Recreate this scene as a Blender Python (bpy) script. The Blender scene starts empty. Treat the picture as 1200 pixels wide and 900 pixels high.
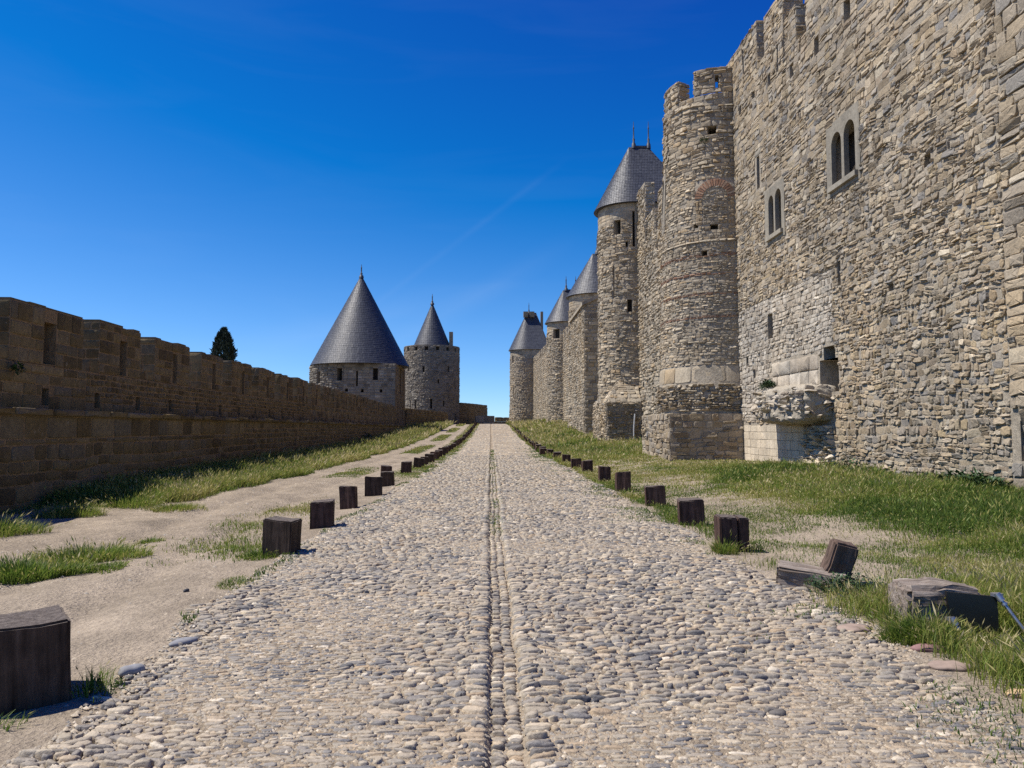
import bpy, bmesh, math, random
import numpy as np
from mathutils import Vector, Matrix, Quaternion

random.seed(7)
RNG = np.random.default_rng(11)
PI = math.pi
scene = bpy.context.scene
COL = scene.collection

# ------------------------------------------------------------------ helpers
def rot_noise_table(seed, n=256):
    return np.random.default_rng(seed).random((n, n))
_TAB = [rot_noise_table(s) for s in range(6)]

def vnoise(x, y, seed=0):
    """smooth value noise 0..1, lattice spacing 1"""
    x = np.asarray(x, float); y = np.asarray(y, float)
    t = _TAB[seed % 6]
    xi = np.floor(x).astype(int); yi = np.floor(y).astype(int)
    fx = x - xi; fy = y - yi
    fx = fx*fx*(3-2*fx); fy = fy*fy*(3-2*fy)
    a = t[xi % 256, yi % 256]; b = t[(xi+1) % 256, yi % 256]
    c = t[xi % 256, (yi+1) % 256]; d = t[(xi+1) % 256, (yi+1) % 256]
    return (a*(1-fx)+b*fx)*(1-fy) + (c*(1-fx)+d*fx)*fy

def fbm(x, y, seed=0, oct=3):
    s = 0; a = .5; tot = 0
    for k in range(oct):
        s = s + a*vnoise(x*2**k+13.7*k, y*2**k-7.1*k, seed+k); tot += a; a *= .5
    return s/tot

def sstep(a, b, x):
    t = np.clip((np.asarray(x, float)-a)/(b-a), 0, 1)
    return t*t*(3-2*t)

class Geo:
    """collects vertices and faces of ONE mesh"""
    def __init__(self):
        self.v = []; self.t = []; self.n = 0
        self.q = []; self.qm = []; self.qs = []
        self.tr = []; self.tm = []; self.ts = []
    def add(self, V, Q=None, T=None, mat=0, smooth=False, tint=0.5):
        V = np.asarray(V, float).reshape(-1, 3)
        self.v.append(V)
        self.t.append(np.broadcast_to(np.asarray(tint, float), (len(V),)).copy())
        if Q is not None and len(Q):
            Q = np.asarray(Q, int).reshape(-1, 4) + self.n
            self.q.append(Q); self.qm.append(np.full(len(Q), mat)); self.qs.append(np.full(len(Q), smooth))
        if T is not None and len(T):
            T = np.asarray(T, int).reshape(-1, 3) + self.n
            self.tr.append(T); self.tm.append(np.full(len(T), mat)); self.ts.append(np.full(len(T), smooth))
        self.n += len(V)
    def quad(self, a, b, c, d, mat=0, tint=.5):
        self.add([a, b, c, d], [[0, 1, 2, 3]], mat=mat, tint=tint)
    def box(self, lo, hi, mat=0, tint=.5):
        x0, y0, z0 = lo; x1, y1, z1 = hi
        V = [(x0,y0,z0),(x1,y0,z0),(x1,y1,z0),(x0,y1,z0),(x0,y0,z1),(x1,y0,z1),(x1,y1,z1),(x0,y1,z1)]
        self.add(V, [[3,2,1,0],[4,5,6,7],[0,1,5,4],[1,2,6,5],[2,3,7,6],[3,0,4,7]], mat=mat, tint=tint)
    def lathe(self, cx, cy, prof, seg=12, mat=0, tint=.5, smooth=True):
        a = np.linspace(0, 2*PI, seg, endpoint=False)
        V = np.concatenate([np.stack([cx+r*np.cos(a), cy+r*np.sin(a), np.full(seg, z)], 1) for r, z in prof])
        Q = []
        for k in range(len(prof)-1):
            for i in range(seg):
                j = (i+1) % seg
                Q.append([k*seg+i, k*seg+j, (k+1)*seg+j, (k+1)*seg+i])
        self.add(V, Q, mat=mat, tint=tint, smooth=smooth)
    def tube(self, pts, r, seg=8, mat=0, tint=.5):
        pts = [Vector(p) for p in pts]
        rs = r if isinstance(r, (list, tuple)) else [r]*len(pts)
        V = []
        for k, p in enumerate(pts):
            d = (pts[min(k+1, len(pts)-1)] - pts[max(k-1, 0)]).normalized()
            u = d.orthogonal().normalized(); w = d.cross(u)
            for i in range(seg):
                a = 2*PI*i/seg
                V.append(p + (u*math.cos(a)+w*math.sin(a))*rs[k])
        Q = [[k*seg+i, k*seg+(i+1) % seg, (k+1)*seg+(i+1) % seg, (k+1)*seg+i] for k in range(len(pts)-1) for i in range(seg)]
        self.add([tuple(v) for v in V], Q, mat=mat, tint=tint, smooth=True)
    def build(self, name, mats, parent=None):
        V = np.concatenate(self.v); tint = np.concatenate(self.t)
        loops = []; starts = []; mi = []; sm = []
        off = 0
        if self.q:
            Q = np.concatenate(self.q); loops.append(Q.ravel()); starts.append(np.arange(len(Q))*4); off = len(Q)*4
            mi += self.qm; sm += self.qs
        if self.tr:
            T = np.concatenate(self.tr); loops.append(T.ravel()); starts.append(off+np.arange(len(T))*3)
            mi += self.tm; sm += self.ts
        loops = np.concatenate(loops).astype(np.int32); starts = np.concatenate(starts).astype(np.int32)
        me = bpy.data.meshes.new(name)
        me.vertices.add(len(V)); me.vertices.foreach_set('co', V.astype(np.float32).ravel())
        me.loops.add(len(loops)); me.loops.foreach_set('vertex_index', loops)
        me.polygons.add(len(starts)); me.polygons.foreach_set('loop_start', starts)
        me.update(calc_edges=True)
        me.polygons.foreach_set('material_index', np.concatenate(mi).astype(np.int32))
        me.polygons.foreach_set('use_smooth', np.concatenate(sm).astype(bool))
        at = me.attributes.new('tint', 'FLOAT', 'POINT'); at.data.foreach_set('value', tint.astype(np.float32))
        if not isinstance(mats, (list, tuple)): mats = [mats]
        for m in mats: me.materials.append(m)
        me.update()
        o = bpy.data.objects.new(name, me); COL.objects.link(o)
        if parent is not None: o.parent = parent
        return o

def tag(o, label=None, cat=None, group=None, kind=None):
    if label: o['label'] = label
    if cat: o['category'] = cat
    if group: o['group'] = group
    if kind: o['kind'] = kind
    return o

def thing(name, label, cat, loc=(0,0,0), group=None):
    o = bpy.data.objects.new(name, None); COL.objects.link(o)
    o.empty_display_size = .3
    o.location = loc
    return tag(o, label, cat, group, 'thing')

def parent_keep(child, par):
    """child mesh is modelled in world coordinates"""
    child.parent = par
    child.matrix_parent_inverse = Matrix.Translation(-Vector(par.location))
    return child

# ------------------------------------------------------------------ terrain heights
_RY = np.array([-60, 30, 45, 60, 71, 90, 105, 120, 132, 140, 150, 165, 260, 3000.])
_RZ = np.array([0, 0, .06, .2, .42, .95, 1.42, 1.93, 2.28, 2.40, 2.42, 2.3, .0, -2.])
_yy = np.linspace(-60, 400, 1841)
_zz = np.interp(_yy, _RY, _RZ)
_k = np.ones(41)/41
_zz = np.convolve(np.pad(_zz, 20, mode='edge'), _k, mode='valid')
def zr(y):
    return np.where(np.asarray(y) > 395, np.interp(y, _RY, _RZ), np.interp(y, _yy, _zz))
def zg(x, y):
    x = np.asarray(x, float); y = np.asarray(y, float)
    base = zr(y)
    rb = np.interp(y, [0, 30, 50, 62, 78, 104, 125, 150], [.32, .34, .55, .62, 1.15, 1.0, .45, .05])
    rb = rb*sstep(3.3, 9.0, x)
    lb = np.interp(y, [0, 12, 30, 70, 100, 130], [.02, .05, .12, .1, .0, 0])*sstep(-5.5, -9.0, x)
    off = sstep(2.7, 3.6, np.abs(x-.3))
    mic = (fbm(x*.55, y*.55, 1)-.5)*.16*off + (fbm(x*2.3, y*2.3, 3)-.5)*.05*off
    pc = np.interp(y, [3, 8, 14, 22, 60, 130], [-3.9, -4.3, -5.0, -5.2, -4.9, -4.4])
    rut = -.055*(np.exp(-((x-pc-.6)/.2)**2)+np.exp(-((x-pc+.6)/.2)**2))*sstep(4, 7, y)*(.6+.8*fbm(x, y*.6, 2))
    return base + rb + lb + (mic+rut)*sstep(140, 60, np.abs(y)) - .03*off

# ------------------------------------------------------------------ materials
def new_mat(name):
    m = bpy.data.materials.new(name); m.use_nodes = True
    nt = m.node_tree; nt.nodes.clear()
    out = nt.nodes.new('ShaderNodeOutputMaterial')
    bs = nt.nodes.new('ShaderNodeBsdfPrincipled')
    nt.links.new(bs.outputs[0], out.inputs[0])
    return m, nt, bs
def nd(nt, t, **kw):
    n = nt.nodes.new(t)
    for k, v in kw.items(): setattr(n, k, v)
    return n
def noise(nt, scale, detail=4, rough=.6, vec=None, stretch=None):
    tc = nd(nt, 'ShaderNodeNewGeometry')
    src = vec or tc.outputs['Position']
    if stretch:
        mp = nd(nt, 'ShaderNodeMapping'); mp.inputs['Scale'].default_value = stretch
        nt.links.new(src, mp.inputs['Vector']); src = mp.outputs[0]
    n = nd(nt, 'ShaderNodeTexNoise')
    n.inputs['Scale'].default_value = scale; n.inputs['Detail'].default_value = detail; n.inputs['Roughness'].default_value = rough
    nt.links.new(src, n.inputs['Vector'])
    return n.outputs['Fac']
def ramp(nt, fac, stops, interp='LINEAR'):
    r = nd(nt, 'ShaderNodeValToRGB'); r.color_ramp.interpolation = interp
    el = r.color_ramp.elements
    while len(el) > 1: el.remove(el[-1])
    for k, (p, c) in enumerate(stops):
        e = el[0] if k == 0 else el.new(p)
        e.position = p; e.color = (*c, 1) if len(c) == 3 else c
    nt.links.new(fac, r.inputs[0])
    return r.outputs[0]
def mixc(nt, a, b, fac, mode='MIX'):
    m = nd(nt, 'ShaderNodeMix', data_type='RGBA', blend_type=mode)
    for s, v in ((m.inputs[6], a), (m.inputs[7], b)):
        if isinstance(v, tuple): s.default_value = (*v, 1)
        else: nt.links.new(v, s)
    if isinstance(fac, float): m.inputs[0].default_value = fac
    else: nt.links.new(fac, m.inputs[0])
    return m.outputs[2]
def bump(nt, bs, h, strength, dist):
    b = nd(nt, 'ShaderNodeBump'); b.inputs['Strength'].default_value = strength; b.inputs['Distance'].default_value = dist
    nt.links.new(h, b.inputs['Height']); nt.links.new(b.outputs[0], bs.inputs['Normal'])
def tint_attr(nt):
    a = nd(nt, 'ShaderNodeAttribute'); a.attribute_name = 'tint'
    return a.outputs['Fac']
def g(v): return (v, v, v)

def stone_material(name, stops, grain=18, bstr=.55, bdist=.02, rough=.9, stain=.75, spec=.25):
    m, nt, bs = new_mat(name)
    c = ramp(nt, tint_attr(nt), stops)
    n1 = noise(nt, grain, 6, .65)
    c = mixc(nt, c, ramp(nt, n1, [(.25, g(.62)), (.75, g(1.3))]), .85, 'MULTIPLY')
    n2 = noise(nt, .7, 5, .6)
    c = mixc(nt, c, ramp(nt, n2, [(.3, (stain*.98, stain*.97, stain*.95)), (.62, g(1.08))]), .8, 'MULTIPLY')
    # repairs and old weather fronts: broad tonal drift, plus faint rain streaks
    nb = noise(nt, .23, 3, .55)
    c = mixc(nt, c, ramp(nt, nb, [(.36, (.84, .85, .87)), (.5, (1, 1, 1)), (.64, (1.10, 1.05, .97))]), .8, 'MULTIPLY')
    ns = noise(nt, 1.0, 4, .6, None, (2.2, 2.2, .16))
    c = mixc(nt, c, ramp(nt, ns, [(.32, g(.66)), (.5, g(1.0))]), .55, 'MULTIPLY')
    # pale lichen / lime specks
    n3 = noise(nt, 5.5, 8, .7)
    c = mixc(nt, c, (.5, .46, .38), ramp(nt, n3, [(.62, g(0)), (.72, g(.45))]))
    nt.links.new(c, bs.inputs['Base Color'])
    bs.inputs['Roughness'].default_value = rough
    bs.inputs['Specular IOR Level'].default_value = spec
    n4 = noise(nt, grain*.42, 3, .6)
    ad = nd(nt, 'ShaderNodeMath', operation='MULTIPLY_ADD'); nt.links.new(n4, ad.inputs[0]); ad.inputs[1].default_value = 1.6; nt.links.new(n1, ad.inputs[2])
    bump(nt, bs, ad.outputs[0], bstr, bdist)
    return m

WALL_STOPS = [(0, (0.196, 0.153, 0.102)), (.12, (0.340, 0.271, 0.182)), (.3, (0.412, 0.330, 0.223)), (.45, (0.268, 0.231, 0.182)),
              (.58, (0.433, 0.350, 0.240)), (.7, (0.227, 0.212, 0.191)), (.8, (0.474, 0.404, 0.294)), (.88, (.355, .275, .165)), (.94, (0.299, 0.231, 0.160)), (1, (0.556, 0.473, 0.347))]
M_RUBBLE = stone_material('rubble_stone', WALL_STOPS)
PALE_STOPS = [(0, (0.428, 0.366, 0.279)), (.5, (0.510, 0.446, 0.344)), (1, (0.592, 0.515, 0.400))]
M_PALE = stone_material('pale_ashlar', PALE_STOPS, grain=14, stain=.9)
GREY_STOPS = [(0, (0.200, 0.178, 0.138)), (.5, (0.255, 0.226, 0.176)), (1, (0.310, 0.278, 0.219))]
M_GREYSTONE = stone_material('grey_dressed_stone', GREY_STOPS, grain=12, stain=.92, bstr=.25)
TOWER_STOPS = [(0, (0.216, 0.178, 0.132)), (.2, (0.350, 0.292, 0.209)), (.45, (0.412, 0.342, 0.246)), (.6, (0.299, 0.262, 0.205)), (.8, (0.464, 0.391, 0.282)), (.92, (0.340, 0.252, 0.150)), (1, (0.546, 0.470, 0.355))]
M_TOWER = stone_material('tower_stone', TOWER_STOPS, grain=14)
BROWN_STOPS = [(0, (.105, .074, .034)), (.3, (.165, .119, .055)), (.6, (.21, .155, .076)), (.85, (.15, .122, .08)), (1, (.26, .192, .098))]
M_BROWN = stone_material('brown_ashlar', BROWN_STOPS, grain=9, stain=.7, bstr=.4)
BRICK_STOPS = [(0, (.23, .125, .08)), (.5, (.30, .18, .12)), (.8, (.36, .24, .165)), (1, (.40, .33, .25))]
M_BRICK = stone_material('roman_brick', BRICK_STOPS, grain=14)

def mortar_material(name, col, grain=9):
    m, nt, bs = new_mat(name)
    n1 = noise(nt, grain, 8, .7); n2 = noise(nt, 1.1, 4)
    c = mixc(nt, ramp(nt, n1, [(.3, tuple(v*.62 for v in col)), (.7, tuple(min(1, v*1.15) for v in col))]),
             ramp(nt, n2, [(.3, g(.72)), (.7, g(1.1))]), .8, 'MULTIPLY')
    nt.links.new(c, bs.inputs['Base Color']); bs.inputs['Roughness'].default_value = .95
    bs.inputs['Specular IOR Level'].default_value = .15
    bump(nt, bs, n1, .8, .05)
    return m
M_MORTAR = mortar_material('lime_mortar', (.40, .345, .265))
M_MORTAR_BROWN = mortar_material('brown_mortar', (.29, .20, .11))
M_INNER = mortar_material('recess_shade', (.06, .05, .04))  # backs of slits and openings: their deep shade is put into this near-black colour

def slate_material():
    m, nt, bs = new_mat('slate')
    c = ramp(nt, tint_attr(nt), [(0, (.028, .031, .040)), (.4, (.044, .048, .06)), (.75, (.06, .065, .079)), (1, (.095, .10, .112))])
    n1 = noise(nt, 3.0, 6, .7)
    c = mixc(nt, c, ramp(nt, n1, [(.3, g(.7)), (.7, g(1.25))]), .8, 'MULTIPLY')
    nt.links.new(c, bs.inputs['Base Color'])
    r = nd(nt, 'ShaderNodeMapRange'); r.inputs[3].default_value = .43; r.inputs[4].default_value = .66
    nt.links.new(n1, r.inputs[0]); nt.links.new(r.outputs[0], bs.inputs['Roughness'])
    bs.inputs['Specular IOR Level'].default_value = .42
    bump(nt, bs, noise(nt, 30, 3), .3, .01)
    return m
M_SLATE = slate_material()

def simple_mat(name, col, rough=.6, metal=0, var=.3, scale=8):
    m, nt, bs = new_mat(name)
    n1 = noise(nt, scale, 5)
    c = ramp(nt, n1, [(.3, tuple(v*(1-var) for v in col)), (.7, tuple(min(1, v*(1+var)) for v in col))])
    nt.links.new(c, bs.inputs['Base Color']); bs.inputs['Roughness'].default_value = rough; bs.inputs['Metallic'].default_value = metal
    return m
M_LEAD = simple_mat('lead', (.07, .075, .085), .5, .3)
M_DARKPLATE = simple_mat('black_plate', (.008, .008, .008), .35, 0, .3)
M_STEEL = simple_mat('galvanised_steel', (.45, .45, .46), .42, .9, .2, 25)
M_PIPE = simple_mat('pale_pipe', (.4, .4, .4), .5, 0, .2)

def wood_material(name, stops, axis=(22, 22, 1.6), top=False):
    m, nt, bs = new_mat(name)
    tc = nd(nt, 'ShaderNodeTexCoord')
    n1 = noise(nt, 1.0, 8, .7, tc.outputs['Object'], axis)
    n2 = noise(nt, 7.0, 4, .6, tc.outputs['Object'])
    c = ramp(nt, n1, stops)
    c = mixc(nt, c, ramp(nt, n2, [(.3, g(.6)), (.7, g(1.3))]), .8, 'MULTIPLY')
    if top:     # bleached end grain
        sx = nd(nt, 'ShaderNodeSeparateXYZ'); nt.links.new(tc.outputs['Normal'], sx.inputs[0])
        n3 = noise(nt, 30, 5, .7, tc.outputs['Object'])
        c = mixc(nt, c, ramp(nt, n3, [(.3, (.05, .04, .034)), (.7, (.20, .17, .145))]), ramp(nt, sx.outputs[2], [(.75, g(0)), (.95, g(.85))]))
    nt.links.new(c, bs.inputs['Base Color']); bs.inputs['Roughness'].default_value = .85
    bs.inputs['Specular IOR Level'].default_value = .2
    bump(nt, bs, n1, .9, .03)
    return m
M_WOOD = wood_material('dark_timber', [(.3, (.006, .004, .003)), (.42, (.045, .029, .02)), (.6, (.09, .06, .042)), (.8, (.17, .125, .095))], top=True)
M_WOODRED = wood_material('reddish_timber', [(.3, (.006, .004, .003)), (.42, (.05, .028, .021)), (.6, (.095, .056, .044)), (.8, (.19, .13, .11))], top=True)
M_OLDWOOD = wood_material('weathered_timber', [(.28, (.02, .015, .012)), (.42, (.18, .14, .11)), (.6, (.30, .25, .21)), (.8, (.42, .37, .32))], (24, 3, 24))

def cobble_material():
    m, nt, bs = new_mat('cobblestone')
    c = ramp(nt, tint_attr(nt), [(0, (0.082, 0.080, 0.080)), (.11, (0.160, 0.153, 0.146)), (.25, (0.345, 0.288, 0.204)), (.40, (0.232, 0.214, 0.187)), (.53, (0.397, 0.327, 0.231)), (.66, (0.299, 0.258, 0.200)),
                                 (.74, (0.129, 0.127, 0.129)), (.82, (0.469, 0.395, 0.287)), (.92, (0.345, 0.254, 0.157)), (1, (0.597, 0.526, 0.409))])
    n1 = noise(nt, 42, 6, .7)
    c = mixc(nt, c, ramp(nt, n1, [(.28, g(.55)), (.72, g(1.4))]), .9, 'MULTIPLY')
    n2 = noise(nt, .9, 5, .65)      # trodden-in sand dusting the tops
    c = mixc(nt, c, (.37, .30, .215), ramp(nt, n2, [(.45, g(0)), (.74, g(.55))]))
    nt.links.new(c, bs.inputs['Base Color'])
    bs.inputs['Roughness'].default_value = .6; bs.inputs['Specular IOR Level'].default_value = .3
    bump(nt, bs, n1, .6, .012)
    return m
M_COBBLE = cobble_material()

def dirt_material(name, col, peb=True):
    m, nt, bs = new_mat(name)
    n1 = noise(nt, 1.3, 6, .65); n2 = noise(nt, 34, 4, .6); n3 = noise(nt, 7, 5, .65)
    c = ramp(nt, n1, [(.3, tuple(v*.68 for v in col)), (.7, tuple(v*1.1 for v in col))])
    nl = noise(nt, .4, 5, .6)
    c = mixc(nt, c, ramp(nt, nl, [(.35, g(.8)), (.6, g(1.04))]), .9, 'MULTIPLY')
    c = mixc(nt, c, ramp(nt, n2, [(.25, g(.6)), (.6, g(1.12))]), .75, 'MULTIPLY')
    c = mixc(nt, c, ramp(nt, n3, [(.3, g(.78)), (.7, g(1.12))]), .7, 'MULTIPLY')
    nt.links.new(c, bs.inputs['Base Color']); bs.inputs['Roughness'].default_value = .95
    bs.inputs['Specular IOR Level'].default_value = .12
    mm = nd(nt, 'ShaderNodeMath', operation='ADD'); nt.links.new(n2, mm.inputs[0]); nt.links.new(n3, mm.inputs[1])
    n6 = noise(nt, 14, 4, .6)
    m2 = nd(nt, 'ShaderNodeMath', operation='MULTIPLY_ADD'); nt.links.new(n6, m2.inputs[0]); m2.inputs[1].default_value = 1.1; nt.links.new(mm.outputs[0], m2.inputs[2])
    bump(nt, bs, m2.outputs[0], .75, .045)
    return m
M_DIRT = dirt_material('dry_earth', (.365, .30, .222))
M_SAND = dirt_material('road_sand', (.37, .298, .212))

def grass_material():
    m, nt, bs = new_mat('grass_blade')
    c = ramp(nt, tint_attr(nt), [(0, (.024, .055, .008)), (.28, (.07, .125, .018)), (.5, (.17, .235, .038)), (.66, (.29, .285, .07)), (.82, (.38, .32, .13)), (1, (.55, .47, .26))])
    nt.links.new(c, bs.inputs['Base Color']); bs.inputs['Roughness'].default_value = .55
    bs.inputs['Specular IOR Level'].default_value = .3
    tr = nd(nt, 'ShaderNodeBsdfTranslucent'); nt.links.new(c, tr.inputs[0])
    mx = nd(nt, 'ShaderNodeMixShader'); mx.inputs[0].default_value = .42
    out = [n for n in nt.nodes if n.type == 'OUTPUT_MATERIAL'][0]
    nt.links.new(bs.outputs[0], mx.inputs[1]); nt.links.new(tr.outputs[0], mx.inputs[2]); nt.links.new(mx.outputs[0], out.inputs[0])
    return m
M_GRASS = grass_material()
M_LEAF = simple_mat('dark_leaf', (.03, .065, .018), .5, 0, .5, 6)
M_CYPRESS = simple_mat('cypress_needles', (.014, .03, .014), .7, 0, .5, 3)
M_BARK = simple_mat('bark', (.06, .045, .03), .9)

# ------------------------------------------------------------------ wall surfaces
class Surf:
    """vertical wall surface over a plan polyline; outward = left of travel"""
    def __init__(self, pts, smooth=False, batter=None):
        p = np.array(pts, float); self.p = p
        d = np.diff(p, axis=0); L = np.hypot(d[:, 0], d[:, 1])
        self.u = np.concatenate([[0], np.cumsum(L)]); self.L = self.u[-1]
        nn = np.stack([-d[:, 1]/L, d[:, 0]/L], 1)
        if smooth:
            v = np.concatenate([nn[:1], (nn[1:]+nn[:-1])/2, nn[-1:]]); v /= np.linalg.norm(v, axis=1)[:, None]
        else:
            v = np.concatenate([nn, nn[-1:]])
        self.n = v; self.smooth = smooth; self.batter = batter
    def map(self, u, v, n):
        u = np.asarray(u, float); v = np.asarray(v, float); n = np.asarray(n, float)
        x = np.interp(u, self.u, self.p[:, 0]); y = np.interp(u, self.u, self.p[:, 1])
        nx = np.interp(u, self.u, self.n[:, 0]); ny = np.interp(u, self.u, self.n[:, 1])
        if self.batter is not None: n = n + self.batter(v)
        return np.stack(np.broadcast_arrays(x+nx*n, y+ny*n, v), -1)
    def knots(self, a, b): return self.u[(self.u > a+1e-4) & (self.u < b-1e-4)]

def body(G, S, u0, u1, v0, v1, t, holes=(), mat=1, inner=2, vsteps=(), nfront=0.0):
    """masonry body: front face with recessed openings, back, top and ends"""
    holes = [h for h in holes if h[4] > 0]
    us = sorted(set([u0, u1] + list(S.knots(u0, u1)) + [min(max(x, u0), u1) for h in holes for x in h[:2]]))
    vs = sorted(set([v0, v1] + [v for v in vsteps if v0 < v < v1] + [min(max(x, v0), v1) for h in holes for x in h[2:4]]))
    us = np.array(us); vs = np.array(vs)
    U, Vv = np.meshgrid(us, vs, indexing='ij')
    P = S.map(U.ravel(), Vv.ravel(), np.full(U.size, nfront)).reshape(-1, 3)
    nv = len(vs); Q = []
    for i in range(len(us)-1):
        for j in range(nv-1):
            uc = (us[i]+us[i+1])/2; vc = (vs[j]+vs[j+1])/2
            if any(h[0] < uc < h[1] and h[2] < vc < h[3] for h in holes): continue
            Q.append([i*nv+j, i*nv+j+1, (i+1)*nv+j+1, (i+1)*nv+j])
    G.add(P, Q, mat=mat, tint=.3)
    for h in holes:
        a, b, c, d, D = h[:5]
        a = max(a, u0); b = min(b, u1); c = max(c, v0); d = min(d, v1)
        o = S.map([a, b, b, a], [c, c, d, d], np.full(4, nfront)); i = S.map([a, b, b, a], [c, c, d, d], np.full(4, nfront-D))
        G.add(np.concatenate([o, i]), [[0,1,5,4],[1,2,6,5],[2,3,7,6],[3,0,4,7]], mat=mat, tint=.3)
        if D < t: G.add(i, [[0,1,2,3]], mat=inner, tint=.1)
    ku = np.concatenate([[u0], S.knots(u0, u1), [u1]])
    z0 = np.full(len(ku), v0); z1 = np.full(len(ku), v1); f = np.full(len(ku), nfront); bk = np.full(len(ku), nfront-t)
    if S.batter is not None:
        bk0 = bk - S.batter(z0); bk1 = bk - S.batter(z1)
    else: bk0 = bk1 = bk
    A = S.map(ku, z0, bk0); B = S.map(ku, z1, bk1); C = S.map(ku, z1, f); E = S.map(ku, z0, f)
    m = len(ku); V = np.concatenate([A, B, C, E])
    Q = []
    thru = [h for h in holes if h[4] >= t]
    for i in range(m-1):
        if not thru: Q.append([i, i+1, m+i+1, m+i])
        Q.append([2*m+i, m+i, m+i+1, 2*m+i+1])
    G.add(V, Q, mat=mat, tint=.3)
    G.add([E[0], A[0], B[0], C[0]], [[0,1,2,3]], mat=mat); G.add([E[-1], C[-1], B[-1], A[-1]], [[0,1,2,3]], mat=mat)

def layout(u0, u1, v0, v1, st, holes, rng):
    ch, sw = st['ch'], st['sw']
    out = []
    v = v0
    while v < v1-.02:
        h = rng.uniform(*ch)
        if v1-(v+h) < ch[0]*.6: h = v1-v
        u = u0 - rng.uniform(0, sw[0])*.0
        first = True
        while u < u1-.015:
            w = rng.uniform(*sw) if rng.random() > .25 else rng.uniform(sw[0], (sw[0]+sw[1])/2)
            if first: w *= rng.uniform(.4, 1); first = False
            if u1-(u+w) < sw[0]*.5: w = u1-u
            if rng.random() < st.get('split', 0) and h > .11:
                k = rng.uniform(.4, .6)
                out.append((u, u+w, v, v+h*k)); out.append((u, u+w, v+h*k, v+h))
            elif rng.random() < st.get('vsplit', 0) and w > .2:
                k = rng.uniform(.4, .6)
                out.append((u, u+w*k, v, v+h)); out.append((u+w*k, u+w, v, v+h))
            else:
                out.append((u, u+w, v, v+h))
            u += w
        v += h
    C = np.array(out)
    keep = np.ones(len(C), bool)
    for h in holes:
        a, b, c, d = h[:4]
        ov = np.minimum(C[:, 3], d)-np.maximum(C[:, 2], c)
        hit = keep & (ov > .25*(C[:, 3]-C[:, 2])) & (C[:, 0] < b) & (C[:, 1] > a)
        for i in np.nonzero(hit)[0]:
            left = a-C[i, 0]; right = C[i, 1]-b
            if left <= .05 and right <= .05: keep[i] = False
            elif left >= right: C[i, 1] = a
            else: C[i, 0] = b
    if st.get('drop', 0): keep &= rng.random(len(C)) > st['drop']
    return C[keep]

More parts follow.
